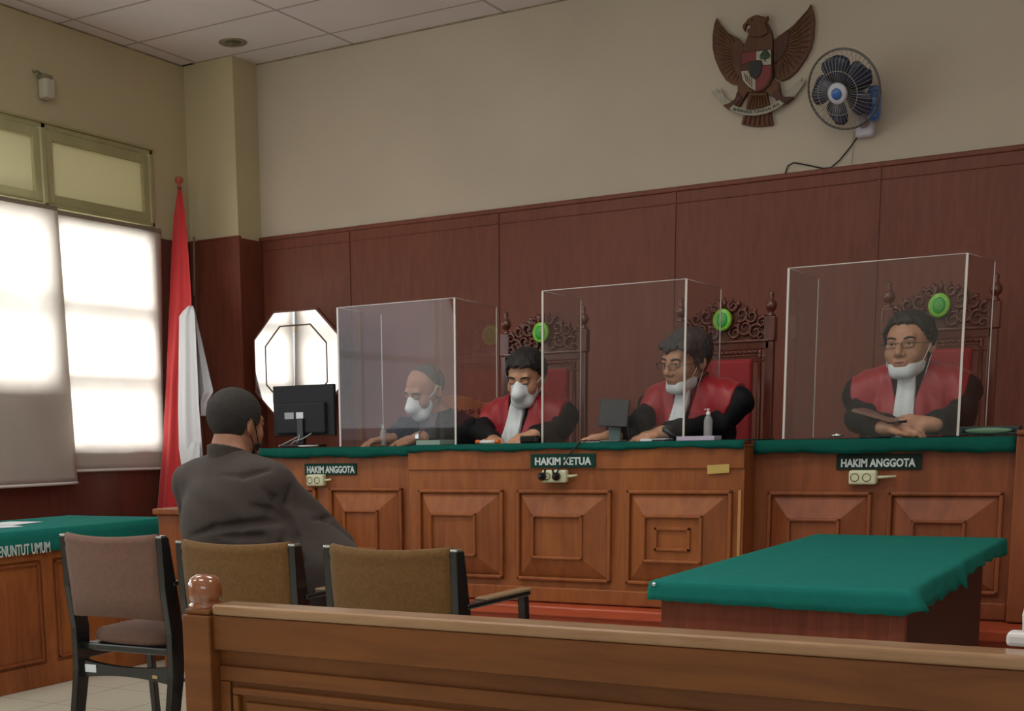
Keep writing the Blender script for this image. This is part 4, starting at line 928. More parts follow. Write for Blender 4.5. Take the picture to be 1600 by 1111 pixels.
# ------------------------------------------------------------------ acrylic shields
def acr_mat():
    B = MatB('clear_acrylic'); B.n.remove(B.b); tr = B.node('ShaderNodeBsdfTransparent'); tr.inputs[0].default_value = (.955, .955, .955, 1)
    gl = B.node('ShaderNodeBsdfGlossy'); gl.inputs['Roughness'].default_value = .02
    df = B.node('ShaderNodeBsdfDiffuse'); df.inputs[0].default_value = (.9, .9, .92, 1)
    fr = B.node('ShaderNodeFresnel'); fr.inputs[0].default_value = 1.45; mx = B.node('ShaderNodeMixShader'); m2 = B.node('ShaderNodeMixShader'); m2.inputs[0].default_value = .010
    B.link(tr.outputs[0], m2.inputs[1]); B.link(df.outputs[0], m2.inputs[2])
    ge = B.node('ShaderNodeNewGeometry'); sb = B.node('ShaderNodeMath', operation='SUBTRACT'); sb.inputs[0].default_value = 1; B.link(ge.outputs['Backfacing'], sb.inputs[1]); ml = B.node('ShaderNodeMath', operation='MULTIPLY'); B.link(fr.outputs[0], ml.inputs[0]); B.link(sb.outputs[0], ml.inputs[1])
    B.link(ml.outputs[0], mx.inputs[0]); B.link(m2.outputs[0], mx.inputs[1]); B.link(gl.outputs[0], mx.inputs[2]); B.link(mx.outputs[0], B.out.inputs[0]); return B.m
m_acr = acr_mat(); m_acre = mk('acrylic_edge', (.62, .58, .56, 1), .25, coat=.5)
def shield(label, TL, BL, TR, BR, TLb, TRb, Y=5.64):
    a = PY(*TL, Y); b = PY(*TR, Y); zt = (a.z+b.z)/2; xl = PY(*BL, Y).x; xr = PY(*BR, Y).x; xl, xr = (a.x+xl)/2, (b.x+xr)/2
    lb = PZ(*TLb, zt); rb_ = PZ(*TRb, zt)
    t = thing('acrylic_shield', label, 'screen', ((xl+xr)/2, Y, DZ), 0, 'clear acrylic shields on the judges bench'); o = Vector(t.location); h = zt-DZ; e = .002
    def pane(name, p, q):
        d = (q-p).normalized(); nn = Vector((-d.y, d.x, 0))*.002
        bm = nb(); quad_solid(bm, [p-nn, q-nn, q+nn, p+nn], (0, 0, h))
        return obj(name, bm, m_acr, t)
    P = [Vector((lb.x, lb.y, DZ))-o, Vector((xl, Y, DZ))-o, Vector((xr, Y, DZ))-o, Vector((rb_.x, rb_.y, DZ))-o]
    A = pane('side_pane', P[0], P[1]+Vector((0, .004, 0))); Bq = pane('front_pane', P[1], P[2]); Cq = pane('side_pane', P[2]+Vector((0, .004, 0)), P[3])
    for pn, pts in ((A, [(P[0], .0018)]), (Bq, [(P[1], .0045), (P[2], .0045)]), (Cq, [(P[3], .0018)])):
        for p, rr in pts:
            bm = nb(); bx(bm, p.x-rr, p.x+rr, p.y-.0045, p.y+.0015, 0, h); obj('polished_edge', bm, m_acre, pn)
    for pn, p, q in ((A, P[0], P[1]), (Bq, P[1], P[2]), (Cq, P[2], P[3])):
        bm = nb(); tube(bm, [p+Vector((0, 0, h)), q+Vector((0, 0, h))], .0026 if pn is Bq else .0016, 4)
        obj('polished_edge', bm, m_acre, pn)
    return t
shield('left clear acrylic shield in front of the man in the suit', (527, 480), (533, 697), (712, 466), (711, 694), (596, 492), (776, 479.5))
shield('middle clear acrylic shield in front of the chief judge', (850, 455), (846, 691), (1075, 435), (1066, 688), (908, 468.5), (1127, 451))
shield('right clear acrylic shield in front of the right judge', (1235, 419.5), (1222, 686), (1512.5, 395), (1496, 681.5), (1279.5, 435.5), (1555, 408.5))
# ------------------------------------------------------------------ things on the bench
p = PZ(478, 692, DZ)
MY = 5.78
a = PY(428, 604, MY); b = PY(523, 600, MY)
t = thing('monitor', 'black computer monitor seen from behind on the bench left end', 'monitor', ((a.x+b.x)/2, MY, DZ)); o = Vector(t.location); hw = (b.x-a.x)/2; zt = a.z-DZ; zb_ = PY(475, 672, MY).z-DZ
bm = nb(); bx(bm, -hw, hw, -.012, .012, zb_-.03, zt, .004); obj('screen_panel', bm, m_dkg, t)
bm = nb(); bx(bm, -hw+.03, hw-.045, -.035, -.010, zb_-.02, zt-.09, .010); obj('rear_housing', bm, m_dkg, t)
for k, (x0, x1) in enumerate(((-.105, -.045), (-.03, .015))):
    bm = nb(); bx(bm, x0, x1, -.037, -.035, zt-.175, zt-.14, .001); obj('rating_label', bm, m_paper if k else m_grey, t)
bm = nb(); bx(bm, -.022, .022, -.05, -.02, .01, zb_+.06, .006); bx(bm, -.11, .10, -.08, .06, 0, .012, .005); obj('stand', bm, m_black, t)
bm = nb(); tube(bm, [(0.0, -.04, .06), (-.05, -.06, .035), (-.10, -.07, .012), (-.15, -.03, .006)], .004, 6); tube(bm, [(.07, -.04, .07), (.02, -.06, .04), (-.02, -.07, .03), (-.04, -.08, .01)], .004, 6); tube(bm, [(-.01, -.04, .08), (.0, -.055, .05), (-.005, -.07, .02)], .0035, 6); obj('cables', bm, m_grey, t)
bm = nb(); bx(bm, -hw-.004, -hw+.004, -.010, .010, zt-.09, zt-.03, .001); obj('side_label', bm, m_paper, t)
# white round dish under monitor
p = PY(478, 691, 5.70)
bm = nb(); lathe(bm, [(0, 0), (.04, 0), (.055, .004), (.052, .008), (.03, .006), (0, .006)], 28); tag(obj('white_dish', bm, m_white, loc=(p.x+.03, 5.68, DZ)), 'flat white dish on the green cloth in front of the monitor', 'dish')
# sanitizer bottles
def bottle(label, px, Y, r, h, capm, bodym):
    p = PY(px, 680, Y); t = thing('sanitizer_bottle', label, 'bottle', (p.x, Y, DZ))
    bm = nb(); lathe(bm, [(0, 0), (r*.95, 0), (r, .006), (r, h*.62), (r*.8, h*.72), (r*.42, h*.78), (r*.42, h*.8), (0, h*.8)], 24); obj('body', bm, bodym, t)
    bm = nb(); lathe(bm, [(r*.46, h*.79), (r*.5, h*.80), (r*.5, h*.88), (r*.22, h*.9), (r*.22, h*.96), (r*.35, h*.97), (r*.3, h), (0, h)], 16); bx(bm, -r*.9, 0, -.004, .004, h*.965, h*.99, .001); obj('pump', bm, capm, t)
def clearish():
    B = MatB('clear_bottle'); b = B.b; b.inputs['Base Color'].default_value = (.55, .55, .58, 1); b.inputs['Roughness'].default_value = .1; b.inputs['Alpha'].default_value = .45; return B.m
m_cb = clearish()
bottle('clear sanitizer bottle with white cap in front of the chief judge', 1106, 5.72, .019, .135, m_white, m_cb)
bottle('small pump bottle behind the left shield near suited man', 599, 5.72, .016, .105, mk('mint_cap', (.35, .55, .45, 1), .4), m_cb)
# tablet on stand in front of chief judge
Yt = 5.58; a = PY(938, 624, Yt); b = PY(981, 622, Yt); c = PY(943, 668, Yt)
t = thing('tablet_on_stand', 'black tablet on a grey stand, seen from behind, before chief judge', 'tablet', ((a.x+b.x)/2, Yt, DZ)); W_ = (b.x-a.x)/2; h1 = a.z-DZ; h0 = c.z-DZ
Rr = Matrix.Rotation(math.radians(-12), 3, 'X')
bm = nb(); bx(bm, -W_, W_, -.004, .004, h0, h1, .003, rot=Matrix.Rotation(math.radians(-14), 3, 'X') @ Matrix.Rotation(math.radians(14), 3, 'Z')); obj('tablet', bm, m_black, t)
bm = nb(); bx(bm, -.03, .025, .012, .03, .006, h0+.05, .004); bx(bm, -.045, .045, -.05, .05, 0, .008, .003); obj('stand', bm, mk('stand_grey_green', (.10, .14, .14, 1), .5), t)
bm = nb(); tube(bm, [(W_*.75, .03, h1-.02), (W_*1.05, -.0, .05), (W_*1.25, -.02, .004)], .003, 6); obj('strap', bm, m_dkg, t)
# microphone / round black device near chief judge
p = PY(1050, 675, 5.60)
t = thing('desk_microphone', 'small black microphone leaning on the cloth before chief judge', 'microphone', (p.x, 5.58, DZ))
bm = nb(); d = Vector((-.045, 0, .035)); tube(bm, [Vector((.028, 0, .012)), Vector((0, 0, .03)), Vector((-.028, 0, .052)), Vector((-.034, 0, .056))], .014, 14, rads=[.011, .012, .014, .006]); obj('head', bm, m_black, t)
bm = nb(); tube(bm, [(.0, .0, .02), (.0, -.01, .004), (-.04, -.03, .004), (-.07, -.04, .004)], .003, 6); lathe(bm, [(0, 0), (.025, 0), (.022, .008), (0, .010)], 18); obj('base', bm, m_dkg, t)
def slab(name, label, cat, px, Y, w_, d_, h_, rz, m, z=DZ, bev=.001):
    p = PY(px, 680, Y); bm = nb(); bx(bm, -w_/2, w_/2, -d_/2, d_/2, 0, h_, bev); o = obj(name, bm, m, loc=(p.x, Y, z)); o.rotation_euler = (0, 0, rz); return tag(o, label, cat)
slab('paper_stack', 'white papers under the chief judge hand', 'paper', 1028, 5.60, .14, .07, .010, .15, m_paper)
slab('paper_stack', 'lilac-white documents in front of the sanitizer bottle', 'paper', 1092, 5.575, .17, .08, .018, -.08, mk('lilac_paper', (.50, .42, .55, 1), .6))
slab('paper_stack', 'pale green-white document pile in front of the suited man', 'paper', 680, 5.74, .13, .16, .022, .05, mk('pale_green_paper', (.35, .48, .42, 1), .7))
slab('black_pouch', 'shiny black phone lying beside the left judge hand', 'phone', 828, 5.62, .085, .05, .034, .1, mk('glossy_black', (.01, .01, .01, 1), .1), bev=.008)
t = thing('highlighter_pen', 'white pen with orange ends lying on the bench cloth', 'pen', (PY(762, 690, 5.60).x, 5.60, DZ))
bm = nb(); tube(bm, [(-.042, 0, .009), (.042, 0, .009)], .008, 12); obj('barrel', bm, m_white, t)
for s in (-1, 1):
    bm = nb(); tube(bm, [(s*.040, 0, .010), (s*.062, 0, .010)], .0095, 12); obj('orange_end', bm, mk('orange_plastic', (.75, .16, .02, 1), .4), t)
# dark display tray at right end
p = PY(1545, 680, 5.74)
t = thing('desk_nameplate', 'dark low stand with pale green oval plate at the bench right end', 'nameplate', (p.x, 5.74, DZ)); k = 5.74
hw = (PY(1597, 680, k).x-PY(1500, 680, k).x)/2
bm = nb(); bx(bm, -hw, hw, -.03, .06, 0, .035, .004); obj('tray', bm, mk('teal_black', (.012, .035, .035, 1), .3), t)
bm = nb(); lathe(bm, [(0, .004), (.010, .004), (.0125, 0)], 24, M4=Matrix.Translation((0, -.031, .018)) @ Matrix.Rotation(math.pi/2, 4, 'X'), sx=hw/.0145*.98); 
obj('oval_plate', bm, mk('pale_green_plate', (.13, .25, .15, 1), .4), t)
for s in (-1, 1):
    bm = nb(); lathe(bm, [(0, .008), (.006, .007), (.007, 0)], 12, M4=Matrix.Translation((s*.09, -.031, .018)) @ Matrix.Rotation(math.pi/2, 4, 'X')); obj('knob', bm, m_black, t)
# brown book / folder lying left of right judge
p = PY(1308, 680, 5.76)
t = thing('watch_on_cloth', 'small metal wristwatch lying beside the right judge sleeve', 'watch', (p.x, 5.76, DZ))
bm = nb(); tube(bm, [(.022*math.cos(a), .014*math.sin(a), .009) for a in [2*math.pi*i/24 for i in range(24)]], .0055, 8, closed=True); obj('bracelet', bm, m_chrome, t)
bm = nb(); lathe(bm, [(0, .018), (.012, .017), (.014, .012), (0, .010)], 18); obj('case', bm, m_chrome, t)
# wall switch plate behind chief judge
bm = nb(); a = PY(1165, 626, BW-.03); b = PY(1173, 645, BW-.03); bx(bm, a.x, b.x, BW-.034, BW-.022, b.z, a.z, .003)
tag(obj('wall_switch', bm, m_ivory), 'small ivory switch on the panelling right of the middle chair', 'switch')
# ------------------------------------------------------------------ people: smooth solids grown from blended tapered limbs
def rotm(yaw=0, pitch=0, roll=0):
    """yaw about Z, pitch (nod down positive) about X, roll about Y; degrees; face looks to -Y"""
    return (Matrix.Rotation(math.radians(yaw), 3, 'Z') @ Matrix.Rotation(math.radians(pitch), 3, 'X') @ Matrix.Rotation(math.radians(roll), 3, 'Y'))
class Field:
    def __init__(s, lo, hi, h):
        s.lo = np.array(lo, float); s.h = h; s.n = np.ceil((np.array(hi)-s.lo)/h).astype(int)+1
        s.D = np.full(s.n, .5, np.float32)
        s.ax = [s.lo[i]+h*np.arange(s.n[i]) for i in range(3)]
    def box(s, c, r):
        a = np.maximum(0, np.floor((np.array(c)-r-s.lo)/s.h).astype(int)); b = np.minimum(s.n, np.ceil((np.array(c)+r-s.lo)/s.h).astype(int)+1)
        return a, b
    def grid(s, a=None, b=None):
        a = [0]*3 if a is None else a; b = s.n if b is None else b
        return np.meshgrid(s.ax[0][a[0]:b[0]], s.ax[1][a[1]:b[1]], s.ax[2][a[2]:b[2]], indexing='ij')
    def put(s, c, rad, fn, k, op):
        m = rad+3*k+3*s.h; a, b = s.box(c, m)
        if np.any(b <= a): return
        X, Y, Z = s.grid(a, b); d = fn(X, Y, Z); sl = tuple(slice(a[i], b[i]) for i in range(3)); D = s.D[sl]
        if op == 'u': hh = np.clip(.5+.5*(D-d)/k, 0, 1); s.D[sl] = D*(1-hh)+d*hh-k*hh*(1-hh)
        elif op == 's': d = -d; hh = np.clip(.5-.5*(D-d)/k, 0, 1); s.D[sl] = D*(1-hh)+d*hh+k*hh*(1-hh)
    def add(s, P, infl=0.0):
        for p in P:
            op = p.get('op', 'u'); k = p.get('k', .012); fl = infl if op == 'u' else 0
            if p['t'] == 'c':
                a = np.array(p['a']); b = np.array(p['b']); ra, rb = p['ra']+fl, p['rb']+fl; ab = b-a; L2 = max(1e-9, ab@ab)
                def fn(X, Y, Z):
                    t = np.clip(((X-a[0])*ab[0]+(Y-a[1])*ab[1]+(Z-a[2])*ab[2])/L2, 0, 1)
                    return np.sqrt((X-a[0]-t*ab[0])**2+(Y-a[1]-t*ab[1])**2+(Z-a[2]-t*ab[2])**2)-(ra+(rb-ra)*t)
                s.put((a+b)/2, math.sqrt(L2)/2+max(ra, rb), fn, k, op)
            else:
                c = np.array(p['c']); r = np.array(p['r'])+fl; R = np.array(p.get('R', Matrix.Identity(3)))
                def fn(X, Y, Z):
                    x, y, z = X-c[0], Y-c[1], Z-c[2]
                    u = (R[0][0]*x+R[1][0]*y+R[2][0]*z)/r[0]; v = (R[0][1]*x+R[1][1]*y+R[2][1]*z)/r[1]; w_ = (R[0][2]*x+R[1][2]*y+R[2][2]*z)/r[2]
                    k0 = np.sqrt(u*u+v*v+w_*w_); k1 = np.sqrt((u/r[0])**2+(v/r[1])**2+(w_/r[2])**2)+1e-9
                    return k0*(k0-1)/k1
                s.put(c, max(r), fn, k, op)
        return s
    def region(s, fn):
        X, Y, Z = s.grid(); s.D = np.maximum(s.D, fn(X, Y, Z)); return s
    def warp(s, fn):
        X, Y, Z = s.grid(); s.D = s.D+fn(X, Y, Z); return s
    def mesh(s, name):
        D = s.D.copy(); 
        for ax in range(3):
            i0 = [slice(None)]*3; i0[ax] = 0; i1 = [slice(None)]*3; i1[ax] = -1
            D[tuple(i0)] = np.maximum(D[tuple(i0)], .001); D[tuple(i1)] = np.maximum(D[tuple(i1)], .001)
        ins = D < 0; n = np.array(D.shape)-1
        cnt = np.zeros(n, np.int8)
        for i in (0, 1):
            for j in (0, 1):
                for k in (0, 1): cnt += ins[i:i+n[0], j:j+n[1], k:k+n[2]]
        act = (cnt > 0) & (cnt < 8); idx = np.full(n, -1, np.int64); ci = np.argwhere(act); idx[act] = np.arange(len(ci))
        acc = np.zeros((len(ci), 3)); num = np.zeros(len(ci))
        cor = [(i, j, k) for i in (0, 1) for j in (0, 1) for k in (0, 1)]
        for p in cor:
            for q in cor:
                if q > p and sum(abs(p[m]-q[m]) for m in range(3)) == 1:
                    a = D[ci[:, 0]+p[0], ci[:, 1]+p[1], ci[:, 2]+p[2]]; b = D[ci[:, 0]+q[0], ci[:, 1]+q[1], ci[:, 2]+q[2]]
                    m = (a < 0) != (b < 0); t = np.where(m, a/np.where(m, a-b, 1), 0)
                    P = np.array(p)+t[:, None]*(np.array(q)-np.array(p)); acc[m] += P[m]; num[m] += 1
        V = s.lo+(ci+acc/num[:, None])*s.h
        Q = []
        for ax in range(3):
            sl0 = [slice(None)]*3; sl1 = [slice(None)]*3; sl0[ax] = slice(0, -1); sl1[ax] = slice(1, None)
            ch = ins[tuple(sl0)] != ins[tuple(sl1)]; e = np.argwhere(ch); flip = ins[tuple(sl0)][ch]
            u, v = [(1, 2), (2, 0), (0, 1)][ax]
            ok = (e[:, u] > 0) & (e[:, v] > 0) & (e[:, u] < n[u]) & (e[:, v] < n[v]); e = e[ok]; flip = flip[ok]
            def g(du, dv): c = e.copy(); c[:, u] -= du; c[:, v] -= dv; return idx[c[:, 0], c[:, 1], c[:, 2]]
            q = np.stack([g(1, 1), g(0, 1), g(0, 0), g(1, 0)], 1); q[~flip] = q[~flip][:, ::-1]; Q.append(q)
        Q = np.concatenate(Q); Q = Q[(Q >= 0).all(1)]
        me = bpy.data.meshes.new(name); me.vertices.add(len(V)); me.vertices.foreach_set('co', V.astype(np.float32).ravel())
        me.loops.add(len(Q)*4); me.loops.foreach_set('vertex_index', Q.astype(np.int32).ravel())
        me.polygons.add(len(Q)); me.polygons.foreach_set('loop_start', np.arange(0, len(Q)*4, 4, dtype=np.int32)); me.update(calc_edges=True)
        me.polygons.foreach_set('use_smooth', np.ones(len(Q), bool)); return me
def C(a, b, ra, rb=None, k=.012, op='u'): return dict(t='c', a=tuple(a), b=tuple(b), ra=ra, rb=ra if rb is None else rb, k=k, op=op)
def El(c, r, R=None, k=.02, op='u'):
    d = dict(t='e', c=tuple(c), r=tuple(r), k=k, op=op)
    if R is not None: d['R'] = R
    return d
def bounds(P, m=.03):
    lo = np.full(3, 1e9); hi = -lo
    for p in P:
        if p.get('op') == 's': continue
        if p['t'] == 'c':
            for q, r in ((p['a'], p['ra']), (p['b'], p['rb'])): lo = np.minimum(lo, np.array(q)-r-m); hi = np.maximum(hi, np.array(q)+r+m)
        else: r = max(p['r']); lo = np.minimum(lo, np.array(p['c'])-r-m); hi = np.maximum(hi, np.array(p['c'])+r+m)
    return lo, hi
def head_prims(H, s, R, wide=1.0, cranium_only=False, closed=False):
    T = lambda x, y, z: tuple(Vector(H)+R @ Vector((x*wide, y, z))*s)
    P = [El(T(0, .012, .030), (.076*s*wide, .096*s, .086*s), R, .03), El(T(0, -.018, -.036), (.062*s*wide, .072*s, .076*s), R, .03)]
    if cranium_only: return P
    P += [C(T(-.022, -.062, -.088), T(.022, -.062, -.088), .020*s, k=.025),
          El(T(-.038, -.056, -.030), (.026*s, .024*s, .028*s), R, .025), El(T(.038, -.056, -.030), (.026*s, .024*s, .028*s), R, .025),
          C(T(-.036, -.078, .024), T(.036, -.078, .024), .011*s, k=.02),
          El(T(-.031, -.098, .004), (.017*s, .014*s, .012*s), R, .010, 's'), El(T(.031, -.098, .004), (.017*s, .014*s, .012*s), R, .010, 's'),
          C(T(0, -.086, .012), T(0, -.106, -.028), .008*s, .012*s, k=.012), C(T(-.013, -.094, -.034), T(.013, -.094, -.034), .009*s, k=.006),
          C(T(-.018, -.086, -.058), T(.018, -.086, -.058), .0065*s, k=.008), C(T(-.015, -.083, -.068), T(.015, -.083, -.068), .008*s, k=.008),
          C(T(-.022, -.094, -.063), T(.022, -.094, -.063), .0025*s, k=.004, op='s')]
    for sx in (-1, 1):
        if closed: P += [El(T(sx*.031, -.0775, .004), (.0135*s, .0125*s, .0115*s), R, .003), C(T(sx*.018, -.0885, -.0005), T(sx*.043, -.0845, -.0005), .0022*s, k=.002)]
        else: P += [C(T(sx*.018, -.0855, .0095), T(sx*.031, -.0895, .0125), .0052*s, k=.003), C(T(sx*.031, -.0895, .0125), T(sx*.045, -.082, .0085), .0052*s, k=.003), C(T(sx*.019, -.0855, -.0035), T(sx*.043, -.082, -.0045), .0040*s, k=.003)]
        P += [El(T(sx*.078, .012, -.004), (.010*s, .019*s, .032*s), R @ Matrix.Rotation(sx*-.35, 3, 'Z'), .008), El(T(sx*.087, .006, -.002), (.006*s, .010*s, .018*s), R, .004, 's')]
    return P
def hand_prims(W, d, up, s=1.0, side=1, curl=.5, spread=.12, thumb_in=.5):
    """W wrist, d pointing direction of the hand, up = back-of-hand normal; side +1: thumb on the +lat side"""
    d = Vector(d).normalized(); up = Vector(up); up = (up-d*up.dot(d)).normalized(); lat = d.cross(up)*side
    W = Vector(W); P = []
    palm = W+d*.050*s
    P += [C(W-d*.02*s, W+d*.012*s, .026*s, .024*s, k=.015), C(W+d*.02*s+lat*.014*s, W+d*.075*s+lat*.022*s, .016*s, .0125*s, k=.012), C(W+d*.02*s, W+d*.078*s+lat*.003*s, .017*s, .013*s, k=.012), C(W+d*.018*s-lat*.014*s, W+d*.070*s-lat*.024*s, .015*s, .0115*s, k=.012)]
    for i, (o, L, r) in enumerate(((.026, .070, .0088), (.009, .078, .0092), (-.009, .072, .0088), (-.026, .058, .0078))):
        b = W+d*(.078-.006*abs(o)/.026)*s+lat*o*s; dirn = (d+lat*o*spread*20*.3).normalized(); a = curl*(.9+.12*i)
        p = b; ang = a*.5
        for j, f in enumerate((.45, .32, .25)):
            dd = (dirn*math.cos(ang)-up*math.sin(ang)); q = p+dd*L*f*s; P.append(C(p, q, r*s*(1-.07*j), r*s*(1-.07*(j+1)), k=.003)); p = q; ang += a*.8
    p = W+d*.022*s+lat*.022*s-up*.004*s; q = p+(d*.7+lat*.75-up*.15*0).normalized()*.036*s; P.append(C(p, q, .0145*s, .0115*s, k=.008))
    q2 = q+(d*.95+lat*(.35-thumb_in)-up*.25).normalized()*.030*s; P.append(C(q, q2, .0108*s, .0098*s, k=.004)); q3 = q2+(d*.95+lat*(.1-thumb_in)-up*.3).normalized()*.024*s; P.append(C(q2, q3, .0098*s, .0082*s, k=.003))
    return P
def skin_mat(name, c):
    B = MatB(name); b = B.b; b.inputs['Base Color'].default_value = c; b.inputs['Roughness'].default_value = .5
    b.inputs['Subsurface Weight'].default_value = .08; b.inputs['Subsurface Radius'].default_value = (.01, .004, .002)
    tc = B.node('ShaderNodeTexCoord'); n = B.node('ShaderNodeTexNoise'); n.inputs['Scale'].default_value = 25; B.link(tc.outputs['Object'], n.inputs['Vector'])
    r = B.node('ShaderNodeMapRange'); r.inputs[1].default_value = .3; r.inputs[2].default_value = .7; r.inputs[3].default_value = .86; r.inputs[4].default_value = 1.1; B.link(n.outputs['Fac'], r.inputs[0])
    m = B.node('ShaderNodeMix', data_type='RGBA', blend_type='MULTIPLY'); m.inputs[0].default_value = 1; m.inputs[6].default_value = c; B.link(r.outputs[0], m.inputs[7]); B.link(m.outputs[2], b.inputs['Base Color']); return B.m
m_skin = skin_mat('skin_tan', (.50, .255, .155, 1)); m_skinD = skin_mat('skin_brown', (.40, .19, .11, 1))
m_hair = mk('black_hair', (.012, .010, .010, 1), .5, noise=.3, nscale=60, bump=.5, bscale=220); m_hairG = mk('greying_hair', (.045, .043, .045, 1), .55, noise=.45, nscale=70, bump=.6, bscale=200); m_hairS = mk('cropped_hair', (.022, .018, .016, 1), .75, noise=.5, nscale=120, bump=.5, bscale=400)
m_robe = mk('black_robe', (.006, .006, .008, 1), .7, spec=.25); m_satin = mk('red_satin', (.33, .008, .016, 1), .42, sheen=.15, bump=.06, bscale=30); m_jabot = mk('white_jabot', (.72, .77, .80, 1), .75)
m_mask = mk('white_mask', (.75, .80, .84, 1), .75, bump=.1, bscale=80); m_suit = mk('dark_suit', (.010, .010, .014, 1), .75, spec=.25); m_eyew = mk('eye_white', (.62, .58, .55, 1), .2); m_iris = mk('eye_dark', (.015, .008, .006, 1), .1); m_lip = mk('lips', (.30, .10, .075, 1), .5)
def face_bits(root, H, s, R, O, hair, eyes=True, wide=1.0, brow=True, look=0, lid=.35):
    T = lambda x, y, z: Vector(H)+R @ Vector((x*wide, y, z))*s-O
    if eyes:
        for sx in (-1, 1):
            bm = nb(); bmesh.ops.create_uvsphere(bm, u_segments=16, v_segments=10, radius=.0118*s, matrix=Matrix.Translation(T(sx*.031, -.0755, .003)))
            for f in bm.faces: f.smooth = True
            e = obj('eye', bm, m_eyew, root)
            bm = nb(); Mx = Matrix.Translation(T(sx*.031+look, -.0852, .0035)) @ R.to_4x4() @ Matrix.Rotation(math.pi/2, 4, 'X'); lathe(bm, [(0, .0022*s), (.0048*s, .0014*s), (.0062*s, -.001*s)], 14, M4=Mx); obj('iris', bm, m_iris, e)
            # upper and lower lids
    if brow:
        for sx in (-1, 1):
            bm = nb(); tube(bm, [T(sx*.014, -.0925, .021), T(sx*.028, -.0925, .026), T(sx*.042, -.0860, .0255), T(sx*.051, -.0775, .020)], .003, 8, rads=[.0026*s, .0040*s, .0034*s, .0015*s]); obj('eyebrow', bm, hair, root)
def glasses(root, H, s, R, O, drop=0, wide=1.0, tint=False):
    T = lambda x, y, z: Vector(H)+R @ Vector((x*wide, y, z+drop))*s-O
    bm = nb()
    for sx in (-1, 1):
        tube(bm, [T(sx*.032+.021*math.copysign(abs(math.cos(a))**.7, math.cos(a)), -.105, .002+.0135*math.copysign(abs(math.sin(a))**.7, math.sin(a))) for a in [2*math.pi*i/24 for i in range(24)]], .0011*s, 6, closed=True)
        tube(bm, [T(sx*.053, -.104, .006), T(sx*.072, -.095, .007), T(sx*.083, -.01, .006), T(sx*.084, .02, -.004)], .0013*s, 6)
    tube(bm, [T(-.011, -.106, .005), T(0, -.112, .008), T(.011, -.106, .005)], .0011*s, 6)
    return obj('glasses', bm, m_black, root)
def sub(me, O):
    me.transform(Matrix.Translation(-O)); return me
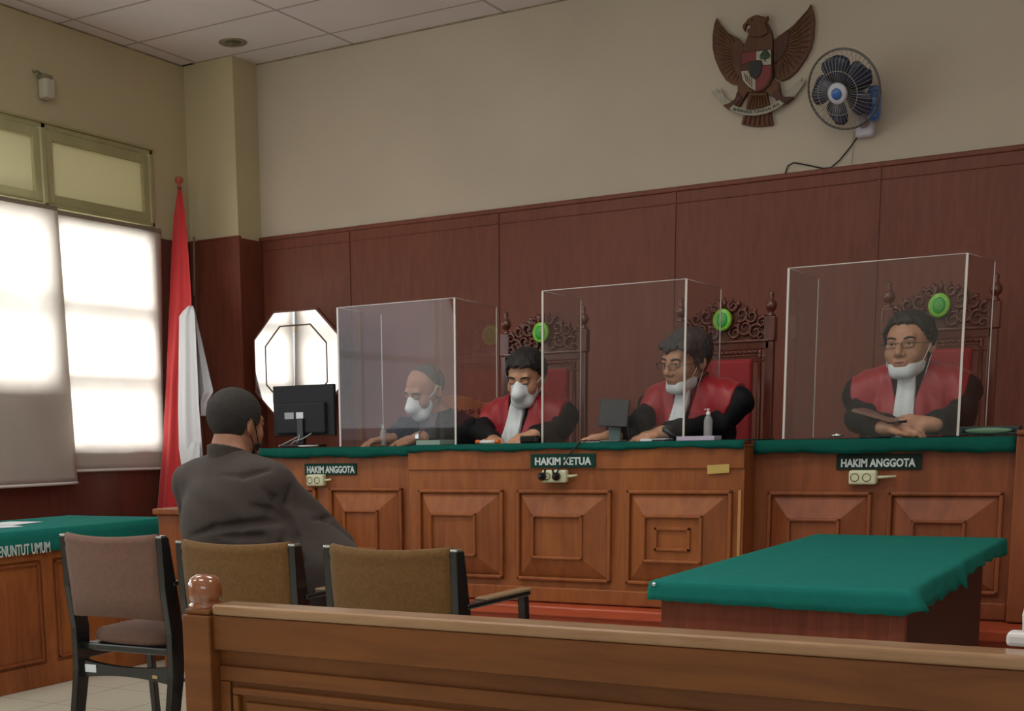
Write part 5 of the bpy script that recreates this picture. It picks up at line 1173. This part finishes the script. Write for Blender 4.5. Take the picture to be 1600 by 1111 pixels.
def build_judge(label, N, H, s, R, tyaw, arms, hair='black', mask='full', glass=None, style='robe', sh=.185, gname='person', jab=((0, 0), (0, 0)), lean=0.0, wide=1.0, paper=None, skin=None, closed=False):
    """N neck base; H head centre; arms: list of (shoulder side, elbow, wrist, hand dir, up, curl, thumb side)"""
    skin = skin or m_skin; N = Vector(N); H = Vector(H); Rt = rotm(tyaw); O = Vector((N.x, N.y+.02, .85))
    t = None; L = lambda x, y, z: N+Rt @ Vector((x, y, z))*s
    hp = head_prims(H, s, R, wide, closed=closed)
    neck = [C(H+R @ Vector((0, .020, -.07))*s, L(0, .01, .01), .054*s, .060*s, k=.03)]
    torso = [El(L(0, .02+lean*.3, -.22), (.155*s, .105*s, .19*s), Rt, .05), C(L(-sh+.01, .015, -.070), L(sh-.01, .015, -.070), .048*s, k=.05), C(L(0, .012, -.015), L(-sh*.65, .015, -.045), .048*s, .045*s, k=.04), C(L(0, .012, -.015), L(sh*.65, .015, -.045), .048*s, .045*s, k=.04), El(L(0, .02+lean, -.44), (.16*s, .13*s, .17*s), Rt, .06)]
    hip = [El(L(0, .06+lean, -.55), (.18*s, .15*s, .11*s), Rt, .05)]
    armp, sleeve, hands = [], [], []
    for (sx, el, wr, hd, up, curl, ts) in arms:
        S = L(sx*sh, .015, -.072); el = Vector(el); wr = Vector(wr)
        armp += [C(S, el, .044*s, .034*s, k=.02), C(el, wr, .034*s, .024*s, k=.015)]
        wf = .055 if style == 'robe' else .052; we = .046 if style == 'robe' else .044
        cuff = el+(wr-el)*.86
        sleeve += [C(S, el, wf*s, we*s, k=.03), C(el, cuff, we*s, (.044 if style == 'robe' else .034)*s, k=.025)]
        hands += hand_prims(wr, hd, up, s*1.0, ts, curl)
    body = hp+neck+torso+hip+armp+hands
    lo, hi = bounds(body, .02); f = Field(lo, hi, .0052).add(torso+hip, -.014).add(hp+neck+armp+hands); me = sub(f.mesh('person'), O)
    t = obj('person', me, skin, None, loc=O); tag(t, label, 'person')
    # clothing
    cl = [dict(p) for p in torso+hip]
    lo, hi = bounds(cl+sleeve, .05); fc = Field(lo, hi, .0065).add(cl, .018*s).add(sleeve)
    if style == 'robe': fc.warp(lambda X, Y, Z: .0035*np.sin(X*62+Z*9)*np.clip((N.z-Z)*4, 0, 1)+.003*np.sin(Z*55+X*30+Y*40))
    else: fc.warp(lambda X, Y, Z: .003*np.sin(Z*60+X*45+Y*50))
    ncut = L(0, -.02, .035)
    Rn = np.array(Rt)
    def loc(X, Y, Z):
        x, y, z = X-N.x, Y-N.y, Z-N.z; return (Rn[0][0]*x+Rn[1][0]*y)/s, (Rn[0][1]*x+Rn[1][1]*y)/s, z/s
    def neckcut(X, Y, Z): # open collar around the neck
        x, y, z = loc(X, Y, Z); return np.minimum((.062-np.sqrt(x*x+y*y))*s, (z+.03)*s)
    fr = fc.D.copy()
    fc.region(neckcut)
    for (sx, el, wr, hd, up, curl, ts) in arms: pass
    obj('robe' if style == 'robe' else 'jacket', sub(fc.mesh('robe'), O), m_robe if style == 'robe' else m_suit, t)
    if style == 'robe':
        f2 = Field(lo, hi, .0055).add(cl, .026*s).add([C(Vector(p['a']), Vector(p['a'])+(Vector(p['b'])-Vector(p['a']))*.35, p['ra']+.006, p['ra']+.003, k=.03) for p in sleeve if (Vector(p['a'])-L(math.copysign(sh, (Rt.inverted() @ (Vector(p['a'])-N)).x), .015, -.072)).length < .01])
        f2.warp(lambda X, Y, Z: .0028*np.sin(X*85+Z*14))
        def red(X, Y, Z):
            x, y, z = loc(X, Y, Z); ax = np.abs(x); out = np.interp(z, [-.60, -.40, -.20, -.08, .02], [.085, .10, .135, .20, .21]); inn = np.interp(z, [-.6, -.25, -.1, .03], [.0, .012, .035, .065])
            return np.maximum(np.maximum(ax-out, inn-ax), np.maximum(y-.05, -.56-z))*s
        f2.region(red).region(neckcut); keep = f2.D.copy()
        for sd in (-1, 1): f2.D = keep.copy(); f2.region(lambda X, Y, Z: -sd*loc(X, Y, Z)[0]+.0015); obj('red_lapel', sub(f2.mesh('red_lapel'), O), m_satin, t)
        f3 = Field(lo, hi, .0045).add(cl, .034*s); f3.warp(lambda X, Y, Z: .002*np.sin(X*170))
        (jx0, jw0), (jx1, jw1), jz = jab[0], jab[1], jab[2] if len(jab) > 2 else -.42
        def jb(X, Y, Z):
            x, y, z = loc(X, Y, Z); tt = np.clip((.0-z)/(-jz), 0, 1); cx = jx0+(jx1-jx0)*tt; ww = jw0+(jw1-jw0)*tt
            return np.maximum(np.maximum(np.abs(x-cx)-ww, y+.02), np.maximum(jz-z, z-.03))*s
        f3.region(jb); obj('white_jabot', sub(f3.mesh('jabot'), O), m_jabot, t)
        f4 = Field(H-Vector((.13, .13, .28)), H+Vector((.13, .15, .0)), .005).add(neck, .010*s)
        def col(X, Y, Z): x, y, z = loc(X, Y, Z); return np.abs(z-(.022+y*.3))*s-.022*s
        f4.region(col); obj('collar', sub(f4.mesh('collar'), O), m_robe, t)
    else:
        f3 = Field(lo, hi, .0045).add(cl, .023*s)
        def shirt(X, Y, Z): x, y, z = loc(X, Y, Z); return np.maximum(np.maximum(np.abs(x)-np.interp(z, [-.35, 0], [.004, .05]), y+.01), np.maximum(-.33-z, z-.04))*s
        f3.region(shirt).region(neckcut); obj('shirt', sub(f3.mesh('shirt'), O), mk('dark_shirt', (.10, .07, .08, 1), .7), t)
    # hair
    Ri = np.array(R)
    def hl(X, Y, Z):
        x, y, z = X-H.x, Y-H.y, Z-H.z; return [(Ri[0][i]*x+Ri[1][i]*y+Ri[2][i]*z)/s for i in range(3)]
    hh = Field(H-Vector((.15,)*3), H+Vector((.15,)*3), .0042).add(head_prims(H, s, R, wide, True), (.013 if hair != 'balding' else .0022)*s)
    if hair == 'grey_long': hh.add([El(H+R @ Vector((0, .02, .05))*s, (.088*s*wide, .104*s, .078*s), R, .02), El(H+R @ Vector((.06, -.05, .062))*s, (.035*s, .04*s, .03*s), R, .02), El(H+R @ Vector((-.06, -.045, .055))*s, (.03*s, .04*s, .03*s), R, .02)])
    if hair == 'black': hh.add([El(H+R @ Vector((0, -.005, .062))*s, (.074*s*wide, .090*s, .066*s), R, .02)])
    rgn = np.random.default_rng(3)
    hh.warp(lambda X, Y, Z: .0010*np.sin(X*420+6*np.sin(Z*38)+Y*160)+.0012*np.sin(X*210+5*np.sin(Z*52+Y*31)-Y*130)+.0016*np.sin(X*95+Y*80)*np.sin(Z*70+X*40))
    def hreg(X, Y, Z):
        x, y, z = hl(X, Y, Z)
        if hair == 'balding': line = np.interp(y, [-.1, -.05, -.0, .03, .1], [.3, .14, .05, -.02, -.07]); top = (z-.095-.3*(y-.03))*0+0; return np.maximum(line-z, (.035+ -y)*.0-1)*s+np.clip(.0045*(z-.055)*60*(y < .06), 0, .03)
        jit = .0035*np.sin(x*420+y*300)+.004*np.sin(x*150+1.3)
        line = jit+np.interp(y, [-.11, -.075, -.055, -.03, -.012, .0, .03, .1], [.062, .058, .045, .030, .012 if hair != 'grey_long' else -.03, .0 if hair != 'grey_long' else .0, -.045, -.085])
        if hair == 'grey_long': line = line-np.where(y < -.03, .012*np.cos(x*55+.8), 0)
        if hair == 'black': line = line+np.where(y < -.03, .010, 0)
        if hair == 'receding': line = line+np.interp(y, [-.1, -.06, -.03], [.035, .022, .0])-np.where(np.abs(x) < .02, .008, 0)
        return (line-z)*s*.8
    hh.region(hreg); obj('hair', sub(hh.mesh('hair'), O), {'grey_long': m_hairG, 'black': m_hair, 'receding': m_hair, 'balding': mk('thin_greying_hair', (.075, .048, .035, 1), .8, noise=.5, nscale=150)}[hair], t)
    face_bits(t, H, s, R, O, m_hairG if hair == 'grey_long' else m_hair, wide=wide, eyes=not closed)
    if closed:
        for sx in (-1, 1):
            bm = nb(); T = lambda x, y, z: H+R @ Vector((x*wide, y, z))*s-O
            tube(bm, [T(sx*.018, -.0895, -.002), T(sx*.030, -.0925, -.0045), T(sx*.043, -.0860, -.002)], .0014*s, 6); obj('eyelashes', bm, m_iris, t)
    if mask != 'full':
        bm = nb(); T = lambda x, y, z: H+R @ Vector((x*wide, y, z))*s-O
        tube(bm, [T(-.020, -.0885, -.0632), T(-.008, -.0945, -.0612), T(0, -.0945, -.062), T(.008, -.0945, -.0612), T(.020, -.0885, -.0632)], .0022*s, 6, rads=[.001, .003, .003, .003, .001]); obj('lips', bm, m_lip, t)
    # mask
    mf = Field(H-Vector((.14, .16, .17)), H+Vector((.14, .12, .1)), .0042)
    if mask == 'full':
        mf.add([El(H+R @ Vector((0, -.018, -.036))*s, (.069*s*wide, .080*s, .080*s), R, .02), C(H+R @ Vector((0, -.088, .0))*s, H+R @ Vector((0, -.108, -.040))*s, .014*s, .024*s, k=.03), C(H+R @ Vector((0, -.100, -.05))*s, H+R @ Vector((0, -.075, -.095))*s, .02*s, .022*s, k=.03), C(H+R @ Vector((-.024, -.062, -.088))*s, H+R @ Vector((.024, -.062, -.088))*s, .027*s, k=.02)])
        reg = lambda x, y, z: np.maximum(np.maximum(z-(-.006+.9*np.clip(.022-np.abs(x), 0, .02)), -.122-z), y+.028+.25*np.abs(z+.05))
    else:
        mf.add([El(H+R @ Vector((0, -.015, -.070))*s, (.063*s*wide, .072*s, .052*s), R, .02), C(H+R @ Vector((-.02, -.064, -.098))*s, H+R @ Vector((.02, -.064, -.098))*s, .021*s, k=.03)])
        reg = lambda x, y, z: np.maximum(np.maximum(z-(-.078+.9*np.clip(np.abs(x)-.02, 0, .06)), -.150-z), y-.0)
    mf.region(lambda X, Y, Z: (lambda q: reg(*q)*s)(hl(X, Y, Z))); mk_o = obj('face_mask', sub(mf.mesh('mask'), O), m_mask, t)
    bm = nb(); T = lambda x, y, z: H+R @ Vector((x*wide, y, z))*s-O
    for sx in (-1, 1):
        z0 = -.02 if mask == 'full' else -.075
        tube(bm, [T(sx*.060, -.045, z0), T(sx*.076, -.01, z0*.3+.01), T(sx*.082, .010, .028), T(sx*.080, .030, .012), T(sx*.076, .028, -.02), T(sx*.064, -.01, z0-.035)], .0018*s, 6)
    obj('ear_loops', bm, m_mask, mk_o)
    if glass is not None: glasses(t, H, s, R, O, glass, wide)
    return t
def pt(x, y, Y): return PY(x, y, Y)
s = 1.13
# right judge
YN = 6.00
N = pt(1423, 583, YN); H = pt(1420, 540, YN-.05); H.z += .002
build_judge('person in black and red robe at right, mask under chin, holding a brown folder', N, H, s, rotm(-9, 2, 0), 0,
    [(-1, pt(1342, 655, 5.93), pt(1388, 668, 5.68), (1, -.05, -.02), (.1, -.3, 1), .7, 1),
     (1, pt(1503, 650, 5.93), pt(1452, 663, 5.70), (-1, -.25, .10), (-.0, -.9, .5), .9, -1)], hair='receding', mask='chin', glass=-.002, sh=.185,
    jab=((0, .030), (.0, .048), -.46), wide=1.02)
# folder held by him
a = pt(1330, 643, 5.66); b = pt(1403, 663, 5.62)
bm = nb(); d = (b-a).normalized(); bk = Vector((.10, .9, .02)).normalized()
for k in range(4): quad_solid(bm, [a+Vector((0, 0, .0032*k))+d*.002*k, b+Vector((0, 0, .0032*k)), b+bk*.15+Vector((0, 0, .0032*k)), a+bk*.15+Vector((0, 0, .0032*k))], (0, 0, .0030), mi=k % 2)
tag(obj('case_folder', bm, [mk('folder_brown', (.20, .10, .075, 1), .5), mk('folder_pages', (.38, .30, .27, 1), .7)]), 'brown folder of papers held by the judge at right', 'folder')
bm = nb(); p = pt(1398, 661, 5.60); tube(bm, [p+Vector((-.03, 0, .0)), p+Vector((.045, .0, .006))], .005, 10, rads=[.002, .006]); tag(obj('pen', bm, m_black), 'black pen held with the brown folder by the right judge', 'pen')
# chief judge in the middle
N = pt(1083, 603, YN); H = pt(1071, 564, YN-.07)
build_judge('person in black and red robe at centre, greying hair and glasses, mask under chin', N, H, s*1.0, rotm(-26, 12, 6), -12,
    [(-1, pt(1000, 660, 5.90), pt(955, 682, 5.66), (-1, -.35, -.05), (0, 0, 1), .45, 1),
     (1, pt(1120, 665, 5.92), pt(1035, 676, 5.68), (-1, -.2, -.12), (0, -.2, 1), .4, -1)], hair='grey_long', mask='chin', glass=-.004, sh=.195,
    jab=((0, .030), (-.055, .042), -.42), lean=.02)
# left judge
N = pt(822, 628, YN); H = pt(822, 590, YN-.06)
build_judge('person in black and red robe at left with white mask, looking down', N, H, s*.98, rotm(2, 18, 3), -4,
    [(-1, pt(752, 676, 5.90), pt(770, 688, 5.76), (.6, -.8, -.02), (0, 0, 1), .5, 1),
     (1, pt(874, 672, 5.92), pt(836, 679, 5.72), (-.85, -.6, -.18), (0, -.3, 1), .6, -1)], hair='black', mask='full', sh=.185,
    jab=((0, .034), (-.075, .062), -.46), closed=True)
# man in the dark suit
N = pt(682, 652, YN+.02); H = pt(664, 611, YN-.04)
build_judge('person in dark suit at far left of bench, balding, white mask, writing', N, H, s*.98, rotm(-20, 22, 6), -10,
    [(-1, pt(632, 668, 5.95), pt(606, 686, 5.76), (-.6, -.7, -.1), (0, 0, 1), .6, 1),
     (1, pt(725, 668, 5.95), pt(655, 684, 5.76), (-1, -.25, -.12), (0, -.3, 1), .35, -1)], hair='balding', mask='full', style='suit', sh=.19, skin=m_skinD, closed=True)
p = pt(657, 683, 5.745)
bm = nb(); tube(bm, [p+Vector((0, .030*math.cos(a), .027*math.sin(a)+.0)) for a in [2*math.pi*i/24 for i in range(24)]], .006, 8, closed=True); bx(bm, p.x-.012, p.x+.012, p.y-.037, p.y-.027, p.z-.010, p.z+.014, .003); tag(obj('wristwatch', bm, m_chrome), 'silver watch on the wrist of the suited man', 'watch')
# paper held by the chief judge
p = pt(930, 690, 5.6)
bm = nb(); bx(bm, -.03, .03, -.05, .04, 0, .002, rot=Matrix.Rotation(.4, 3, 'Z')); tag(obj('note_paper', bm, m_paper, loc=(p.x-.01, 5.60, DZ)), 'small white note beside the chief judge hand, left of tablet', 'paper')
# ------------------------------------------------------------------ the man in uniform, seen from behind
m_uni = mk('uniform_brown', (.052, .039, .034, 1), .85, noise=.06, nscale=40, sheen=.08, spec=.25); m_trou = mk('dark_trousers', (.018, .016, .017, 1), .8); m_shoe = mk('black_shoe', (.01, .01, .01, 1), .25)
s = 1.03; YM = CHM.y+.30
H = pt(370, 664, YM+.03); R = rotm(180-9, 4, -2)
N = pt(380, 707, YM+.0); tyaw = 180-10; Rt = rotm(tyaw)
N = Vector((H.x+.025, YM-.03, H.z-.128)); HC = CHM.x+.05
L = lambda x, y, z: N+Rt @ Vector((x, y, z))*s      # local -Y is his front
O = Vector((N.x, N.y, 0))
hp = head_prims(H, s, R, 1.06)
neck = [C(H+R @ Vector((0, .020, -.06))*s, L(0, .01, -.01), .060*s, .066*s, k=.03), El(H+R @ Vector((0, .055, -.075))*s, (.05, .035, .03), R, .03)]
sh = .205
ShR, ShL = L(-sh, .01, -.085), L(sh, .01, -.085)   # facing away: his right side is local -X -> world +X
elR = PY(527, 852, N.y+.14); wrR = Vector((elR.x-.08, elR.y+.22, .62))
elL = ShL+Vector((-.06, .10, -.27)); wrL = Vector((elL.x+.14, elL.y+.20, .60))
torso = [El(L(-.02, .035, -.22), (.195*s, .13*s, .20*s), Rt, .06), El(Vector(((N.x+HC)/2+.0, N.y+.02, .80)), (.205, .15, .17), Rt, .08), C(ShL, ShR, .062*s, k=.06), C(L(0, .02, -.03), L(-sh*.7, .02, -.062), .052*s, .05*s, k=.05), C(L(0, .02, -.03), L(sh*.7, .02, -.062), .052*s, .05*s, k=.05), El(Vector((HC, N.y+.04, .68)), (.205, .16, .15), Rt, .08)]
seatz = .475
hip = [El(Vector((HC, N.y+.05, seatz+.105)), (.20, .17, .105), Rt, .06)]
kR, kL = Vector((HC+.16, N.y+.50, .54)), Vector((HC-.14, N.y+.50, .54))
aR, aL = Vector((HC+.18, N.y+.47, .09)), Vector((HC-.16, N.y+.46, .09))
legs = []
for k_, a_, hx in ((kR, aR, .09), (kL, aL, -.09)):
    legs += [C((HC+hx, N.y+.06, seatz+.09), k_, .085, .062, k=.04), C(k_, a_, .058, .042, k=.03)]
arms_ = [C(ShR, elR, .048, .038, k=.02), C(elR, wrR, .036, .026, k=.02), C(ShL, elL, .048, .038, k=.02), C(elL, wrL, .036, .026, k=.02)]
hands = hand_prims(wrR, (-.5, .8, -.2), (0, 0, 1), s, -1, .5)+hand_prims(wrL, (.5, .8, -.2), (0, 0, 1), s, 1, .5)
legsb = [dict(p, ra=p['ra']-.014, rb=p['rb']-.012) for p in legs]
feetb = [C(Vector((a_.x, a_.y, .07)), Vector((a_.x+.01, a_.y+.13, .045)), .035, .03, k=.02) for a_ in (aR, aL)]
body = hp+neck+torso+hip+legsb+feetb+arms_+hands
lo, hi = bounds(body, .02); me = sub(Field(lo, hi, .0058).add(torso+hip, -.024).add(hp+neck+legsb+feetb+arms_+hands).mesh('person'), O)
man = obj('person', me, skin_mat('skin_warm_brown', (.36, .165, .10, 1)), None, loc=O)
tag(man, 'person seated with back to us in brown-grey uniform shirt, short black hair', 'person')
# shirt with creases
cl = torso+hip; slv = [C(ShR, elR, .074, .062, k=.05), C(elR, elR+(wrR-elR)*.9, .056, .042, k=.03), C(ShL, elL, .072, .060, k=.04), C(elL, elL+(wrL-elL)*.9, .056, .042, k=.03)]
lo, hi = bounds(cl+slv, .06); fs_ = Field(lo, hi, .0062).add(cl, .020).add([dict(p, k=.018) for p in slv])
# creases radiating from the right armpit and a sagging fold above the belt
arm = L(-.17, .06, -.20)
def crease(p0, p1, r=.010, k=.03): return C(p0, p1, r, r*.5, k=k, op='s')
def surf(px, py):
    dr = _ray(px, py); dr = dr/np.linalg.norm(dr); tt = 3.0
    while tt < 5.2:
        P_ = CAMP+dr*tt; ix = np.round((P_-fs_.lo)/fs_.h).astype(int)
        if (ix >= 0).all() and (ix < fs_.n).all() and fs_.D[tuple(ix)] < .002: return P_
        tt += .004
    return None
paths = [([(445, 803), (428, 780), (410, 764)], .010), ([(444, 808), (420, 797), (396, 790)], .011), ([(449, 814), (415, 815), (375, 820), (335, 826), (296, 838)], .013), ([(410, 838), (370, 840), (340, 838)], .010),
         ([(472, 738), (456, 760), (448, 785), (448, 808)], .006), ([(449, 810), (458, 840), (467, 875), (474, 925)], .020), ([(452, 822), (440, 850), (430, 880)], .011), ([(518, 806), (506, 812), (490, 812)], .008), ([(420, 735), (380, 745), (345, 742)], .005)]
cr = []
for pts, r in paths:
    S_ = [surf(*q) for q in pts]; S_ = [q for q in S_ if q is not None]
    for i_ in range(len(S_)-1):
        e0 = .35 if i_ == len(S_)-2 else .9
        cr.append(C(S_[i_], S_[i_+1], r*(1 if i_ else .9), r*e0, k=.016, op='s'))
fs_.add(cr)
fs_.warp(lambda X, Y, Z: .0016*np.sin(X*9+Z*38)+.0010*np.sin(X*30+Z*61+Y*20))
Rn = np.array(Rt)
def locm(X, Y, Z): x, y, z = X-N.x, Y-N.y, Z-N.z; return (Rn[0][0]*x+Rn[1][0]*y)/s, (Rn[0][1]*x+Rn[1][1]*y)/s, z/s
fs_.region(lambda X, Y, Z: (lambda q: np.minimum((.070-np.sqrt(q[0]**2+q[1]**2))*s, (q[2]+.03)*s))(locm(X, Y, Z)))
shirt = obj('uniform_shirt', sub(fs_.mesh('shirt'), O), m_uni, man)
# collar: a stand wrapped round the neck
fcol = Field(N-Vector((.14, .14, .09)), N+Vector((.14, .14, .09)), .0045).add([C(L(0, .024, .045), L(0, .010, -.05), .074, .086, k=.02)])
fcol.region(lambda X, Y, Z: (lambda q: np.maximum(np.maximum(q[2]-.036-q[1]*.28, -.045-q[2]), .062-np.sqrt(q[0]**2+(q[1]-.012)**2)))(locm(X, Y, Z)))
obj('collar', sub(fcol.mesh('collar'), O), m_uni, shirt)
for sx in (-1, 1):
    bm = nb(); a = L(sx*.075, .01, .0)-O; b = L(sx*.215, .012, -.022)-O; d = (b-a).normalized(); nn = d.cross(Vector((0, 0, 1))).normalized(); u = nn.cross(d)
    if u.z < 0: u = -u
    w_ = .024; mid = (a+b)/2+u*.012
    for p_, q_ in ((a, mid), (mid, b)): quad_solid(bm, [p_-nn*w_, q_-nn*w_, q_+nn*w_, p_+nn*w_], u*.006)
    obj('epaulette', bm, mk('epaulette_dark', (.05, .04, .036, 1), .8), shirt, bevel=.002)
ft = Field(*bounds(legs+hip, .03), .009).add(legs, .0).add(hip, .010); ft.region(lambda X, Y, Z: Z-(seatz+.14)); obj('trousers', sub(ft.mesh('trousers'), O), m_trou, man)
for a_ in (aR, aL):
    fsh = Field(Vector((a_.x-.08, a_.y-.12, -.02)), Vector((a_.x+.09, a_.y+.26, .16)), .006).add([C((a_.x, a_.y-.03, .045), (a_.x+.012, a_.y+.15, .036), .044, .036, k=.02), C((a_.x, a_.y, .05), (a_.x, a_.y, .10), .044, .046, k=.02)]); fsh.region(lambda X, Y, Z: .004-Z); obj('shoe', sub(fsh.mesh('shoe'), O), m_shoe, man)
# hair: short cap following the skull, faded low at the nape
hh = Field(H-Vector((.15,)*3), H+Vector((.15,)*3), .0042).add(head_prims(H, s, R, 1.06, True), .008*s).add([El(H+R @ Vector((0, .02, .045))*s, (.079*s, .096*s, .080*s), R, .02)])
Ri = np.array(R)
def hl(X, Y, Z): x, y, z = X-H.x, Y-H.y, Z-H.z; return [(Ri[0][i]*x+Ri[1][i]*y+Ri[2][i]*z)/s for i in range(3)]
hh.warp(lambda X, Y, Z: .0005*np.sin(X*800+Z*520))
def hreg(X, Y, Z):
    x, y, z = hl(X, Y, Z); line = np.interp(y, [-.11, -.075, -.05, -.035, -.02, .005, .02, .035, .1], [.060, .058, .050, .010, -.002, .006, .022, -.05, -.082]); return (line-z)*s*.8
hh.region(hreg); obj('hair', sub(hh.mesh('hair'), O), m_hairS, man)
face_bits(man, H, s, R, O, m_hair, wide=1.06)
mf = Field(H-Vector((.15,)*3), H+Vector((.15,)*3), .0045).add([El(H+R @ Vector((0, -.018, -.040))*s, (.070*s*1.06, .082*s, .080*s), R, .02), C(H+R @ Vector((0, -.09, .0))*s, H+R @ Vector((0, -.105, -.05))*s, .016*s, .02*s, k=.03)])
def mreg(X, Y, Z): x, y, z = hl(X, Y, Z); return np.maximum(np.maximum(z+.062-.5*np.clip(.03-np.abs(x), 0, .03), -.125-z), y+.030+.3*np.abs(z+.08))*s
mf.region(mreg); mo = obj('face_mask', sub(mf.mesh('mask'), O), mk('black_mask', (.012, .011, .012, 1), .8), man)
bm = nb(); T = lambda x, y, z: H+R @ Vector((x*1.06, y, z))*s-O
for sx in (-1, 1): tube(bm, [T(sx*.066, -.045, -.07), T(sx*.075, -.02, -.02), T(sx*.083, .003, .022), T(sx*.086, .026, .018), T(sx*.082, .026, -.012), T(sx*.074, -.005, -.055), T(sx*.064, -.035, -.095)], .0022, 6)
obj('ear_loops', bm, m_black, mo)
